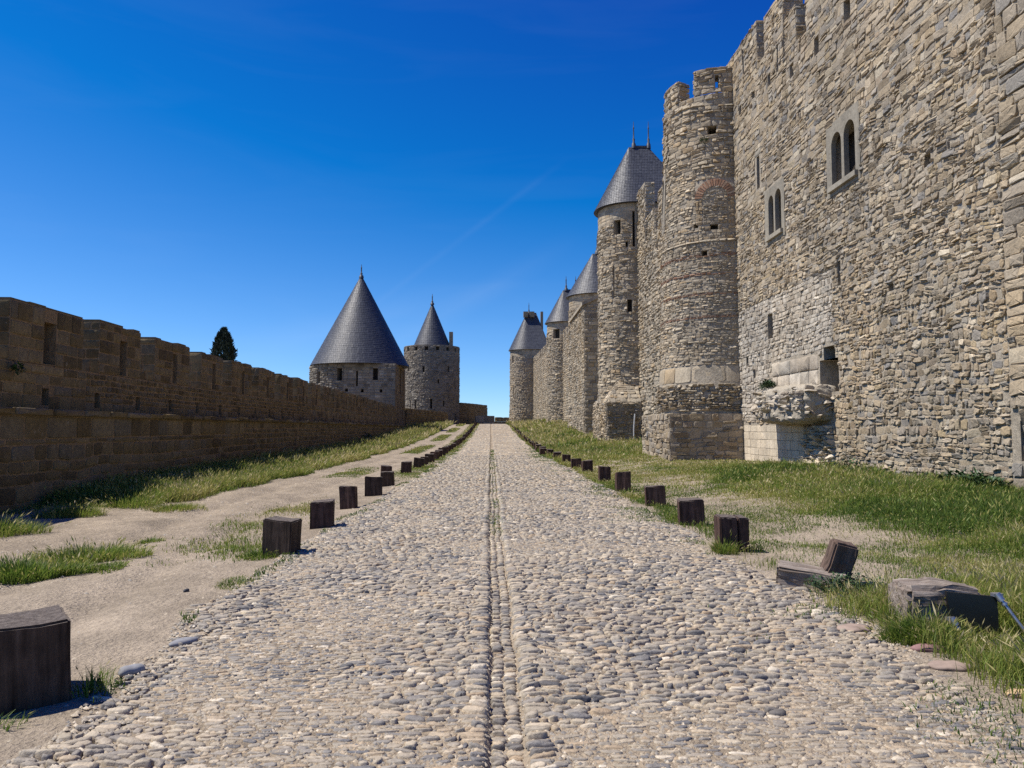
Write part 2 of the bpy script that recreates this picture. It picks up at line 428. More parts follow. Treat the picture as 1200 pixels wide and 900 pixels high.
def skin(G, S, u0, u1, v0, v1, st, holes=(), mat=0, seed=1, tint=(0, 1), nbase=0.0):
    """individual stones bedded on the surface"""
    rng = np.random.default_rng(seed)
    C = layout(u0, u1, v0, v1, st, holes, rng)
    N = len(C)
    if N == 0: return
    K = st.get('K', 8); gap = st.get('gap', .02)
    cu = (C[:, 0]+C[:, 1])/2; cv = (C[:, 2]+C[:, 3])/2
    a = np.maximum((C[:, 1]-C[:, 0]-gap*rng.uniform(.6, 1.5, N))/2, .012); b = np.maximum((C[:, 3]-C[:, 2]-gap*rng.uniform(.6, 1.5, N))/2, .012)
    p = rng.uniform(*st.get('p', (3, 5)), N)
    hgt = rng.uniform(*st.get('depth', (.02, .05)), N)
    th = np.arange(K)/K*2*PI + PI/K
    co, si = np.cos(th), np.sin(th)
    X = np.sign(co)*np.abs(co)**(2/p[:, None]); Y = np.sign(si)*np.abs(si)**(2/p[:, None])
    j = st.get('jit', .07)
    rj = 1+rng.normal(0, j, (N, K)); X = X*rj; Y = Y*(1+rng.normal(0, j, (N, K)))
    rotj = rng.normal(0, st.get('rot', .03), N)
    tu = rng.uniform(-1, 1, N)*st.get('tilt', .35); tv = rng.uniform(-1, 1, N)*st.get('tilt', .35)
    rings = st.get('rings', ((1, -.012, 0), (.93, 0, .62), (.68, 0, 1.0)))
    us = []; vs = []; ns = []
    for s, n0, nh in rings:
        x = X*s*a[:, None]; y = Y*s*b[:, None]
        xr = x*np.cos(rotj)[:, None]-y*np.sin(rotj)[:, None]; yr = x*np.sin(rotj)[:, None]+y*np.cos(rotj)[:, None]
        us.append(cu[:, None]+xr); vs.append(cv[:, None]+yr)
        ns.append(n0 + nh*hgt[:, None]*(1+tu[:, None]*X*s+tv[:, None]*Y*s+rng.normal(0, .16, (N, K))))
    us.append(cu[:, None]); vs.append(cv[:, None]); ns.append((hgt*(rings[-1][2]+.05))[:, None])
    u = np.concatenate(us, 1); v = np.concatenate(vs, 1); n = np.concatenate(ns, 1)
    w = st.get('warp', 0)
    if w:
        ws = st.get('wscale', .9)
        lo = np.minimum(np.minimum(u-u0, u1-u), .3)/.3; lo = np.clip(lo, 0, 1)
        lv = np.clip(np.minimum(np.minimum(v-v0, v1-v), .25)/.25, 0, 1)
        v = v + w*(vnoise(u*ws, v*ws*1.4, 2)-.5)*2*lv
        u = u + w*.7*(vnoise(u*ws+40, v*ws+9, 4)-.5)*2*lo*lv
    if st.get('floor'): n = n - st['floor']*sstep(.45, .8, fbm(u*.35, v*.35, 5))
    P = S.map(u.ravel(), v.ravel(), n.ravel()+nbase)
    R = len(rings); M = R*K+1
    Q = []; T = []
    for r in range(R-1):
        for i in range(K):
            Q.append([r*K+i, r*K+(i+1) % K, (r+1)*K+(i+1) % K, (r+1)*K+i])
    for i in range(K): T.append([(R-1)*K+i, (R-1)*K+(i+1) % K, M-1])
    Q = np.array(Q)[None]+ (np.arange(N)*M)[:, None, None]; T = np.array(T)[None] + (np.arange(N)*M)[:, None, None]
    # plan travel with outward on the left: u right-to-left seen from outside, so flip winding
    tt = np.repeat(rng.uniform(tint[0], tint[1], N), M)
    G.add(P, Q.reshape(-1, 4)[:, ::-1], T.reshape(-1, 3)[:, ::-1], mat=mat, smooth=st.get('smooth', False), tint=tt)

def side_surfs(S, u0, u1, t, v=0.0):
    """plan lines of the two end faces of a block"""
    z = np.zeros(1); vv = z+v
    A = S.map([u0], vv, z)[0][:2]; Ai = S.map([u0], vv, z-t)[0][:2]
    B = S.map([u1], vv, z)[0][:2]; Bi = S.map([u1], vv, z-t)[0][:2]
    return Surf([Ai, A]), Surf([B, Bi])

def merlon(S, u0, u1, v0, v1, t, st, mats, parent, seed, slit=None, name='merlon', ends=(1, 1)):
    G = Geo()
    holes = [slit] if slit else []
    body(G, S, u0, u1, v0, v1, t, holes)
    skin(G, S, u0, u1, v0, v1, st, holes, seed=seed)
    r = random.Random(seed); u = u0+.02      # broken top course
    while u < u1-.15:
        e = min(u+r.uniform(.25, .8), u1-.02); h = r.choice([0, .025, .04, .06])
        if h: body(G, S, u, e, v1-.05, v1+h, t-.05, mat=0, nfront=-.02)
        u = e+.012
    for k, s in enumerate(side_surfs(S, u0, u1, t, v0)):
        if ends[k]: skin(G, s, 0, s.L, v0, v1, st, seed=seed+50+k)
    o = G.build(name, mats)
    return parent_keep(o, parent)

def arc(cx, cy, r, a0, a1, n):
    a = np.radians(np.linspace(a0, a1, n))
    return [(cx+r*math.cos(t), cy+r*math.sin(t)) for t in a]

def slate_roof(G, eave, ridge, rows, tw, seed=0, lift=.02, flare=.0):
    """slates laid in courses between an eave line and the matching ridge points"""
    rng = np.random.default_rng(seed)
    E = np.array(eave, float); R = np.array(ridge, float); n = len(E)
    V = np.concatenate([E, R]); Q = [[i, i+1, n+i+1, n+i] for i in range(n-1)]
    G.add(V, Q, mat=0, tint=.1)
    cen = R.mean(0)
    for k in range(rows):
        t0 = k/rows; t1 = min(1, (k+1.25)/rows)
        A = E+(R-E)*t0; B = E+(R-E)*t1
        L = np.concatenate([[0], np.cumsum(np.linalg.norm(np.diff(A, axis=0), axis=1))])
        m = max(3, int(L[-1]/tw))
        s = (np.arange(m+1)+(.5 if k % 2 else 0)+0)/m*L[-1]; s = np.clip(s+rng.normal(0, tw*.05, m+1), 0, L[-1])
        pa = np.stack([np.interp(s, L, A[:, c]) for c in range(3)], 1); pb = np.stack([np.interp(s, L, B[:, c]) for c in range(3)], 1)
        for i in range(m):
            if s[i+1]-s[i] < .02: continue
            e = pa[i+1]-pa[i]; f = pb[i]-pa[i]
            nn = np.cross(e, f); l = np.linalg.norm(nn)
            if l < 1e-6: nn = np.array([0, 0, 1.])
            else: nn = nn/l
            mid = (pa[i]+pa[i+1])/2
            if np.dot(nn[:2], (mid-cen)[:2]) < 0: nn = -nn
            gp = .012*(e/np.linalg.norm(e))
            l0 = lift*rng.uniform(.7, 1.5); l1 = lift*rng.uniform(.7, 1.5)
            q = [pa[i]+nn*l0+gp, pa[i+1]+nn*l1-gp, pb[i+1]+nn*.006-gp, pb[i]+nn*.006+gp]
            lo = [pa[i]+gp, pa[i+1]-gp]
            G.add(q+lo, [[0, 1, 2, 3], [4, 5, 1, 0]], mat=0, tint=float(np.clip(rng.normal(.45, .11), 0, 1)))

def finial(G, x, y, z, h, r=.06):
    G.lathe(x, y, [(r*2.6, z-.1), (r*2.2, z+.12*h), (r*1.1, z+.2*h), (r*1.4, z+.3*h), (r*.7, z+.36*h), (r*.6, z+.7*h), (r*.9, z+.74*h), (r*.45, z+.78*h), (r*.2, z+h)], 8, 0)

FLAT = ((1, -.016, 0), (.97, 0, .74), (.74, 0, 1.0))
RUB = dict(ch=(.075, .20), sw=(.10, .44), gap=.012, depth=(.002, .052), p=(2.8, 7), jit=.12, warp=.11, wscale=1.2, split=.22, vsplit=.14, rot=.07, K=10, drop=.02, tilt=.7, rings=FLAT)
RUBTOP = dict(ch=(.09, .24), sw=(.16, .62), gap=.010, depth=(.001, .042), p=(3.4, 9), jit=.08, warp=.07, wscale=1.1, split=.3, vsplit=.10, rot=.04, K=10, drop=.015, tilt=.8, rings=FLAT)
PEB = dict(ch=(.085, .22), sw=(.11, .42), gap=.014, depth=(.003, .055), p=(2.5, 5.5), jit=.11, warp=.09, wscale=1.3, split=.16, vsplit=.14, rot=.08, K=10, drop=.02, tilt=.6, rings=FLAT)
ASH = dict(ch=(.24, .36), sw=(.35, .75), gap=.024, depth=(.008, .02), p=(9, 20), jit=.012, rot=.004, K=12, tilt=.3, smooth=True, rings=((1, -.012, 0), (.985, 0, .8), (.94, 0, 1.0)))
SMALLT = dict(ch=(.06, .14), sw=(.11, .36), gap=.014, depth=(.004, .048), p=(2.8, 7), jit=.10, warp=.07, split=.0, rot=.04, K=8, drop=.03, tilt=.7, rings=FLAT)
LARGET = dict(ch=(.11, .25), sw=(.18, .62), gap=.018, depth=(.01, .08), p=(3, 8), jit=.09, warp=.07, split=.2, rot=.04, K=8, drop=.02, tilt=.7, rings=FLAT)
FARR = dict(ch=(.14, .30), sw=(.22, .7), gap=.028, depth=(.015, .10), p=(2.8, 7), jit=.10, warp=.08, split=.12, rot=.05, K=8, drop=.03, tilt=.7)
FARX = dict(ch=(.22, .36), sw=(.35, .8), gap=.045, depth=(.02, .11), p=(2.8, 6), jit=.09, warp=.06, rot=.04, K=6, drop=.03, tilt=.6)
M_LIMEY = stone_material('limewashed_rubble', [(0, (.30, .255, .2)), (.25, (.42, .365, .29)), (.55, (.48, .425, .345)), (.75, (.36, .325, .27)), (1, (.56, .505, .42))])
WMATS = [M_RUBBLE, M_MORTAR, M_INNER, M_PALE, M_GREYSTONE, M_BRICK, M_LIMEY]
M_DARKTOWER = stone_material('weathered_grey_stone', [(0, (.12, .105, .085)), (.3, (.2, .175, .14)), (.6, (.25, .22, .175)), (.85, (.18, .165, .145)), (1, (.32, .285, .23))])
DMATS = [M_DARKTOWER, mortar_material('grey_mortar', (.25, .215, .165)), M_INNER]
TMATS = [M_TOWER, M_MORTAR, M_INNER, M_PALE, M_GREYSTONE, M_BRICK]
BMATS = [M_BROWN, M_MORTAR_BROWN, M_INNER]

# ------------------------------------------------------------------ camera, light, sky
cam_d = bpy.data.cameras.new('camera'); cam = bpy.data.objects.new('camera', cam_d); COL.objects.link(cam)
cam_d.sensor_width = 36; cam_d.lens = 26.4; cam_d.clip_end = 6000; cam_d.clip_start = .05
YAW, PITCH = math.radians(1.63), math.radians(3.38)
cam.location = (0, 0, 1.6)
fw = Vector((math.sin(YAW)*math.cos(PITCH), math.cos(YAW)*math.cos(PITCH), math.sin(PITCH)))
cam.rotation_euler = fw.to_track_quat('-Z', 'Y').to_euler()
scene.camera = cam

SUN = Vector((-.60, .035, 1)).normalized()
sd = bpy.data.lights.new('sun', 'SUN'); so = bpy.data.objects.new('sun', sd); COL.objects.link(so)
sd.energy = 4.9; sd.angle = math.radians(.5); sd.color = (1, .945, .86)
so.rotation_euler = SUN.to_track_quat('Z', 'Y').to_euler(); so.location = (-30, 20, 60)

w = bpy.data.worlds.new('World'); scene.world = w; w.use_nodes = True
nt = w.node_tree; nt.nodes.clear()
sky = nt.nodes.new('ShaderNodeTexSky'); sky.sky_type = 'NISHITA'; sky.sun_disc = False
sky.sun_elevation = math.asin(SUN.z); sky.sun_rotation = math.atan2(SUN.x, SUN.y)
sky.altitude = 2000; sky.air_density = 1.0; sky.dust_density = 0; sky.ozone_density = 3.5
tcs = nt.nodes.new('ShaderNodeTexCoord')
lift = nt.nodes.new('ShaderNodeVectorMath'); lift.operation = 'ADD'; lift.inputs[1].default_value = (0, 0, .02)
nt.links.new(tcs.outputs['Generated'], lift.inputs[0])
nrmz = nt.nodes.new('ShaderNodeVectorMath'); nrmz.operation = 'NORMALIZE'; nt.links.new(lift.outputs[0], nrmz.inputs[0])
nt.links.new(nrmz.outputs[0], sky.inputs[0])
def vmul(src, k, add=(0, 0, 0)):
    n = nt.nodes.new('ShaderNodeVectorMath'); n.operation = 'MULTIPLY_ADD'; n.inputs[1].default_value = k; n.inputs[2].default_value = add
    nt.links.new(src, n.inputs[0]); return n.outputs[0]
# deep-blue polarised look: steeper contrast and a bluer balance of the sky model
KS = .1024
gm = nt.nodes.new('ShaderNodeGamma'); gm.inputs[1].default_value = 1.0
nt.links.new(vmul(sky.outputs[0], (KS, KS, KS)), gm.inputs[0])
graded = vmul(gm.outputs[0], (1.3/KS, 1.45/KS, 1.55/KS), (-.16/KS, -.138/KS, -.02/KS))
mxz = nt.nodes.new('ShaderNodeVectorMath'); mxz.operation = 'MAXIMUM'; mxz.inputs[1].default_value = (.004/KS, .03/KS, .2/KS)
nt.links.new(graded, mxz.inputs[0]); graded = mxz.outputs[0]
# thin high cirrus streaks and an old contrail
tc = nt.nodes.new('ShaderNodeTexCoord')
def wmath(op, a, b=None, c=None):
    n = nt.nodes.new('ShaderNodeMath'); n.operation = op
    for k, v in enumerate((a, b, c)):
        if v is None: continue
        if isinstance(v, (int, float)): n.inputs[k].default_value = v
        else: nt.links.new(v, n.inputs[k])
    return n.outputs[0]
def wdot(vec):
    n = nt.nodes.new('ShaderNodeVectorMath'); n.operation = 'DOT_PRODUCT'; n.inputs[1].default_value = vec
    nt.links.new(tc.outputs['Generated'], n.inputs[0]); return n.outputs['Value']
def ray(px, py):
    rt = Vector((math.cos(YAW), -math.sin(YAW), 0)); up = rt.cross(fw)
    return (fw*880 + rt*(px-600) + up*(450-py)).normalized()
streaks = None
for (a, b, wd, st) in [((455, 345), (600, 235), .006, .016), ((200, 440), (600, 330), .03, .03), ((430, 420), (640, 300), .02, .03)]:
    nrm = ray(*a).cross(ray(*b)).normalized()
    d = wmath('ABSOLUTE', wdot(tuple(nrm)))
    m = wmath('MULTIPLY', wmath('SUBTRACT', 1.0, wmath('SMOOTH_MIN', wmath('DIVIDE', d, wd), 1.0, .3)), st)
    mid = ray((a[0]+b[0])/2, (a[1]+b[1])/2)
    near = wmath('DIVIDE', wmath('SUBTRACT', wdot(tuple(mid)), math.cos(math.radians(11))), math.cos(math.radians(3))-math.cos(math.radians(11)))
    m = wmath('MULTIPLY', m, wmath('MINIMUM', wmath('MAXIMUM', near, 0.0), 1.0))
    streaks = m if streaks is None else wmath('ADD', streaks, m)
mp = nt.nodes.new('ShaderNodeMapping'); mp.inputs['Rotation'].default_value = (0, .5, 0); mp.inputs['Scale'].default_value = (1.2, 2, 9)
nt.links.new(tc.outputs['Generated'], mp.inputs[0])
nz = nt.nodes.new('ShaderNodeTexNoise'); nz.inputs['Scale'].default_value = 2.2; nz.inputs['Detail'].default_value = 7; nz.inputs['Distortion'].default_value = .8
nt.links.new(mp.outputs[0], nz.inputs['Vector'])
wisp = wmath('MULTIPLY', wmath('MAXIMUM', wmath('SUBTRACT', nz.outputs['Fac'], .5), 0.0), .05)
fac = wmath('ADD', wmath('MULTIPLY', streaks, wmath('MULTIPLY', nz.outputs['Fac'], 2.0)), wisp)
mx = nt.nodes.new('ShaderNodeMix'); mx.data_type = 'RGBA'
mx.inputs[7].default_value = (7.5, 8.5, 10, 1)
nt.links.new(fac, mx.inputs[0]); nt.links.new(graded, mx.inputs[6])
bg = nt.nodes.new('ShaderNodeBackground'); bg.inputs[1].default_value = .075
nt.links.new(mx.outputs[2], bg.inputs[0])
wo = nt.nodes.new('ShaderNodeOutputWorld'); nt.links.new(bg.outputs[0], wo.inputs[0])

scene.view_settings.view_transform = 'Standard'; scene.view_settings.look = 'None'
scene.view_settings.exposure = .45; scene.view_settings.gamma = 1
scene.render.engine = 'CYCLES'
scene.cycles.max_bounces = 5; scene.cycles.diffuse_bounces = 3; scene.cycles.glossy_bounces = 2; scene.cycles.transmission_bounces = 3
scene.cycles.caustics_reflective = False; scene.cycles.caustics_refractive = False
scene.cycles.use_denoising = False

# ------------------------------------------------------------------ ground
def grid_sheet(name, xs, ys, zf, mat, keep=None):
    X, Y = np.meshgrid(xs, ys, indexing='ij'); Z = zf(X, Y)
    n = len(ys); I, J = np.meshgrid(np.arange(len(xs)-1), np.arange(n-1), indexing='ij')
    Q = np.stack([I*n+J, (I+1)*n+J, (I+1)*n+J+1, I*n+J+1], -1).reshape(-1, 4)
    if keep is not None:
        xc = (xs[:-1]+xs[1:])/2; yc = (ys[:-1]+ys[1:])/2
        XX, YY = np.meshgrid(xc, yc, indexing='ij'); Q = Q[keep(XX, YY).ravel()]
    G = Geo(); G.add(np.stack([X, Y, Z], -1).reshape(-1, 3), Q, smooth=True)
    return G.build(name, mat)
xs = np.concatenate([[-3000, -800, -200, -80, -40, -28, -20, -15], np.arange(-13, 13.01, .14), [15, 20, 28, 40, 80, 200, 800, 3000]])
ys = np.concatenate([[-400, -60, -20, -5], np.arange(0, 30, .14), np.arange(30, 60, .4), np.arange(60, 170, 1.), [180, 200, 230, 260, 320, 500, 1000, 2000, 4000]])
GX, GY = xs, ys

# road bed with a stone channel in the middle
CH0, CH1 = -.005, .165
def cwob(y): return (vnoise(np.asarray(y)*.45, np.asarray(y)*0+2.5, 3)-.5)*.05+(vnoise(np.asarray(y)*1.9, np.asarray(y)*0+7.5, 1)-.5)*.03
def road_prof(x, y):
    x = x-cwob(y)
    crown = .05*(1-((x-.1)/3.2)**2)
    ch = sstep(CH0-.03, CH0+.012, x)*sstep(CH1+.05, CH1-.012, x)
    lip = .010*np.exp(-((x-CH0+.1)/.1)**2) + .006*np.exp(-((x-CH1-.1)/.1)**2)
    und = (fbm(x*.7, y*.7, 2)-.5)*.07*sstep(90, 40, y)
    return zr(y) + crown + lip - .048*ch + und
def edgeL(y): return np.interp(y, [0, 3, 4, 5.5, 7, 10, 14, 30, 140, 170], [-2.35, -2.3, -2.2, -2.4, -2.6, -2.62, -2.6, -2.35, -2.0, -2]) + (fbm(y*.9, 0*y+3, 4)-.5)*.34
def edgeR(y): return np.interp(y, [0, 3, 4.2, 6, 7.5, 10, 16, 30, 140, 170], [3.1, 3.1, 3.05, 3.0, 3.0, 3.0, 3.12, 3.1, 3.1, 3.1]) + (fbm(y*.9, 0*y+31, 1)-.5)*.34
xs = np.unique(np.concatenate([np.arange(-3.1, 3.71, .1), [CH0-.03, CH0-.01, CH0+.012, CH1-.012, CH1+.01, CH1+.05]]))
ys = np.concatenate([np.arange(-1, 45, .2), np.arange(45, 172, 1.)])
def road_z(x, y):
    m = sstep(0, .35, x-edgeL(y))*sstep(0, .35, edgeR(y)-x)
    return (road_prof(x, y)-.002)*m + (np.minimum(zg(x, y), road_prof(x, y))-.05)*(1-m)

ground = grid_sheet('ground', GX, GY, lambda x, y: zg(x, y)-.16*sstep(.25, .6, np.minimum(x-edgeL(y), edgeR(y)-x))*(np.abs(y-82) < 95), M_DIRT); tag(ground, kind='structure')
def cobbles():
    G = Geo()
    G_x, G_y = np.meshgrid(xs, ys, indexing='ij'); n = len(ys)
    I, J = np.meshgrid(np.arange(len(xs)-1), np.arange(n-1), indexing='ij')
    G.add(np.stack([G_x, G_y, road_z(G_x, G_y)], -1).reshape(-1, 3), np.stack([I*n+J, (I+1)*n+J, (I+1)*n+J+1, I*n+J+1], -1).reshape(-1, 4), mat=1, smooth=True)
    rng = np.random.default_rng(5)
    bands = [(2.2, 9, 12, 1.0, 3), (9, 20, 8, 1.05, 2), (20, 42, 6, 1.35, 2), (42, 80, 5, 2.3, 1), (80, 168, 4, 4.2, 1)]
    for y0, y1, K, sc, R in bands:
        cells = []
        for (fx0, fx1, kind) in ((-3.0, CH0-.005, 'f'), (CH0, CH1, 'c'), (CH1+.005, 3.6, 'f')):
            y = y0
            if kind == 'c' and sc > 2: continue
            while y < y1:
                h = rng.uniform(.032, .064)*sc*(.85 if kind == 'c' else 1)
                if kind == 'c':
                    k = rng.uniform(.42, .58)
                    cc = np.array([CH0, CH0+(CH1-CH0)*k, CH1])
                else:
                    m = int((fx1-fx0)/(.095*sc))
                    cc = fx0 + np.cumsum(rng.uniform(.045, .165, m*3)*sc); cc = np.concatenate([[fx0], cc[cc < fx1-.03*sc], [fx1]])
                    if fx0 > 0 and sc < 1.5: cc[1] = fx0+rng.uniform(.08, .19)
                    if fx0 < 0 and sc < 1.5: cc[-2] = fx1-rng.uniform(.08, .19); cc = np.sort(cc)
                wob = rng.normal(0, h*.13, len(cc)-1)
                cells.append(np.stack([(cc[:-1]+cc[1:])/2, y+h/2+wob, (cc[1:]-cc[:-1])/2, np.full(len(cc)-1, h/2)], 1))
                y += h
        C = np.concatenate(cells)
        # rows wander
        wy = (fbm(C[:, 0]*.45, C[:, 1]*.45, 3)-.5)*.75 + (vnoise(C[:, 0]*2.3, C[:, 1]*2.3, 1)-.5)*.05
        inch = (C[:, 0] > CH0-.02) & (C[:, 0] < CH1+.02)
        C[:, 1] += np.where(inch, 0, wy*min(1, 2/sc))
        C[:, 0] += cwob(C[:, 1])
        el, er = edgeL(C[:, 1]), edgeR(C[:, 1])
        near = np.minimum(C[:, 0]-el, er-C[:, 0])
        keep = (near > .0+rng.random(len(C))*.16) & (rng.random(len(C)) > .025)
        C = C[keep]; near = near[keep]; N = len(C)
        sand = fbm(C[:, 0]*.8+9, C[:, 1]*.8, 0, 4) + .13*sstep(.9, 0, C[:, 0]-edgeL(C[:, 1])) + .10*sstep(.2, -1.8, C[:, 0])*sstep(16, 6, C[:, 1])
        buried = np.where((C[:, 0] > CH0-.02) & (C[:, 0] < CH1+.02), 0, sstep(.48, .72, sand))
        gapx = rng.uniform(.8, 1.02, N); gapy = rng.uniform(.6, 1.0, N)*(1-.25*buried)
        a = C[:, 2]*gapx*(1-.15*buried); b = C[:, 3]*gapy
        th = np.arange(K)/K*2*PI + PI/K
        p = rng.uniform(2.0, 3.3, N)
        co, si = np.cos(th), np.sin(th)
        X = np.sign(co)*np.abs(co)**(2/p[:, None])*(1+rng.normal(0, .11, (N, K)))
        Y = np.sign(si)*np.abs(si)**(2/p[:, None])*(1+rng.normal(0, .15, (N, K)))
        ro = rng.normal(0, .17, N)+.3*(fbm(C[:, 0]*.5, C[:, 1]*.5, 1)-.5)
        H = rng.uniform(.006, .027, N)*min(sc, 1.6)*(1-.75*buried)
        tx = rng.uniform(-.5, .5, N); ty = rng.uniform(-.5, .5, N)
        RR = {3: ((1.02, -.02), (.94, .62), (.68, .98)), 2: ((1.02, -.02), (.8, .85)), 1: ((1.0, -.02),)}[R]
        px = []; py = []; pz = []
        for s, hh in RR:
            x = X*s*a[:, None]; yv = Y*s*b[:, None]
            px.append(C[:, 0:1]+x*np.cos(ro)[:, None]-yv*np.sin(ro)[:, None]); py.append(C[:, 1:2]+x*np.sin(ro)[:, None]+yv*np.cos(ro)[:, None])
            pz.append(np.full((N, K), hh) if hh < 0 else H[:, None]*hh*(1+tx[:, None]*X*s+ty[:, None]*Y*s+rng.normal(0, .14, (N, K))))
        px.append(C[:, 0:1]); py.append(C[:, 1:2]); pz.append(H[:, None]*1.05)
        px = np.concatenate(px, 1); py = np.concatenate(py, 1); pz = np.concatenate(pz, 1)
        zc = road_prof(C[:, 0], C[:, 1])
        slope = (road_prof(C[:, 0]+.04, C[:, 1])-road_prof(C[:, 0]-.04, C[:, 1]))/.08
        slope = np.where(inch[keep], 0, np.clip(slope, -.25, .25))
        sy = (zr(C[:, 1]+.5)-zr(C[:, 1]-.5))
        pz = pz + zc[:, None] + slope[:, None]*(px-C[:, 0:1]) + sy[:, None]*(py-C[:, 1:2])
        M = px.shape[1]
        Q = [[r*K+i, r*K+(i+1) % K, (r+1)*K+(i+1) % K, (r+1)*K+i] for r in range(R-1) for i in range(K)]
        T = [[(R-1)*K+i, (R-1)*K+(i+1) % K, M-1] for i in range(K)]
        base = (np.arange(N)*M)[:, None, None]
        Qa = (np.array(Q)[None]+base).reshape(-1, 4) if Q else None
        # bluish slates cluster in places
        tint = np.clip(rng.random(N), 0, 1)
        G.add(np.stack([px, py, pz], -1).reshape(-1, 3), Qa, (np.array(T)[None]+base).reshape(-1, 3), mat=0, smooth=True, tint=np.repeat(tint, M))
    # grit and small pebbles trodden into the joints
    N = 70000; y = 2.4+rng.random(N)**1.6*15; x = rng.uniform(-2.6, 3.1, N)
    k = (x > edgeL(y)-.05) & (x < edgeR(y)+.1); x, y = x[k], y[k]; N = len(x)
    r = rng.uniform(.004, .016, N)*np.interp(y, [2.4, 17], [1, 1.6]); K = 6; th = np.arange(K)/K*2*PI
    X = x[:, None]+np.cos(th)*r[:, None]*rng.uniform(.7, 1.5, (N, 1)); Y = y[:, None]+np.sin(th)*r[:, None]*rng.uniform(.6, 1.1, (N, K)); zc = road_prof(x, y)
    V = np.concatenate([np.stack([X, Y, np.broadcast_to(zc[:, None]-.004, X.shape)], -1), np.stack([x, y, zc+r*.55+.001], -1)[:, None]], 1)
    T = np.array([[i, (i+1) % K, K] for i in range(K)])[None]+(np.arange(N)*(K+1))[:, None, None]
    G.add(V.reshape(-1, 3), None, T.reshape(-1, 3), mat=0, smooth=True, tint=np.repeat(rng.random(N), K+1))
    return G.build('road', [M_COBBLE, M_SAND])
road = cobbles(); tag(road, kind='structure')

def gravel():
    rng = np.random.default_rng(8); G = Geo(); K = 6; th = np.arange(K)/K*2*PI
    N = 42000; y = 3+rng.random(N)**1.7*32; x = rng.uniform(-9.2, 7.5, N)
    off = np.maximum(edgeL(y)-x, x-edgeR(y)); n = fbm(x*.7, y*.7, 2, 4)
    k = (off > -.1) & (rng.random(N) < .25+.9*sstep(.45, .7, n)); x, y = x[k], y[k]; N = len(x)
    r = (.004+.016*rng.random(N)**4)*np.interp(y, [3, 35], [1, 2.2]); z = zg(x, y)
    X = x[:, None]+np.cos(th)*r[:, None]*rng.uniform(.8, 1.5, (N, 1)); Y = y[:, None]+np.sin(th)*r[:, None]*rng.uniform(.6, 1.1, (N, K))
    V = np.concatenate([np.stack([X, Y, np.broadcast_to(z[:, None]-.004, X.shape)], -1), np.stack([x, y, z+r*.7+.001], -1)[:, None]], 1)
    T = np.array([[i, (i+1) % K, K] for i in range(K)])[None]+(np.arange(N)*(K+1))[:, None, None]
    G.add(V.reshape(-1, 3), None, T.reshape(-1, 3), mat=0, smooth=True, tint=np.repeat(.25+.35*rng.random(N), K+1))
    tag(G.build('gravel', [M_COBBLE]), 'fine gravel scattered over the bare dry earth', 'gravel', kind='stuff')
gravel()
# ------------------------------------------------------------------ castle wall on the right
def stone_block(name, mats, parent, lo, hi, st, seed, mat=0, faces='wsne', top=True):
    """rectangular masonry block whose faces are laid with stones (w = towards the road, s = towards the near end)"""
    G = Geo(); x0, y0, z0 = lo; x1, y1, z1 = hi
    G.box(lo, hi, mat=1, tint=.3)
    S = {'w': Surf([(x0, y0), (x0, y1)]), 's': Surf([(x1, y0), (x0, y0)]), 'n': Surf([(x0, y1), (x1, y1)]), 'e': Surf([(x1, y1), (x1, y0)])}
    for k, f in enumerate(faces): skin(G, S[f], 0, S[f].L, z0, z1, st, seed=seed+k, mat=mat)
    o = G.build(name, mats)
    return parent_keep(o, parent) if parent else o

def arched_slab(S, u0, u1, v0, v1, lights, n0, n1, mats, name, parent):
    """dressed stone slab with round-headed lights; lights = (ua, ub, va, vtop)"""
    bm = bmesh.new()
    def loop(pts):
        vs = [bm.verts.new((p[0], p[1], 0)) for p in pts]
        return [bm.edges.new((vs[i], vs[(i+1) % len(vs)])) for i in range(len(vs))]
    ed = loop([(u0, v0), (u1, v0), (u1, v1), (u0, v1)])
    for a, b, c, d in lights:
        r = (b-a)/2; sp = d-r*1.15
        pts = [(a, c), (b, c), (b, sp)] + [((a+b)/2+r*math.cos(t), sp+r*1.15*math.sin(t)) for t in np.linspace(0, PI, 11)[1:-1]] + [(a, sp)]
        ed += loop(pts)
    bmesh.ops.triangle_fill(bm, use_beauty=True, use_dissolve=False, edges=ed)
    fs = bm.faces[:]
    r = bmesh.ops.extrude_face_region(bm, geom=fs)
    for v in [e for e in r['geom'] if isinstance(e, bmesh.types.BMVert)]: v.co.z = 1
    bmesh.ops.recalc_face_normals(bm, faces=bm.faces)
    for v in bm.verts:
        n = n1 if v.co.z > .5 else n0
        v.co = Vector(S.map([v.co.x], [v.co.y], [n])[0])
    bmesh.ops.recalc_face_normals(bm, faces=bm.faces)
    me = bpy.data.meshes.new(name); bm.to_mesh(me); bm.free()
    for m in mats: me.materials.append(m)
    at = me.attributes.new('tint', 'FLOAT', 'POINT'); at.data.foreach_set('value', np.full(len(me.vertices), .6, np.float32))
    o = bpy.data.objects.new(name, me); COL.objects.link(o)
    return parent_keep(o, parent)

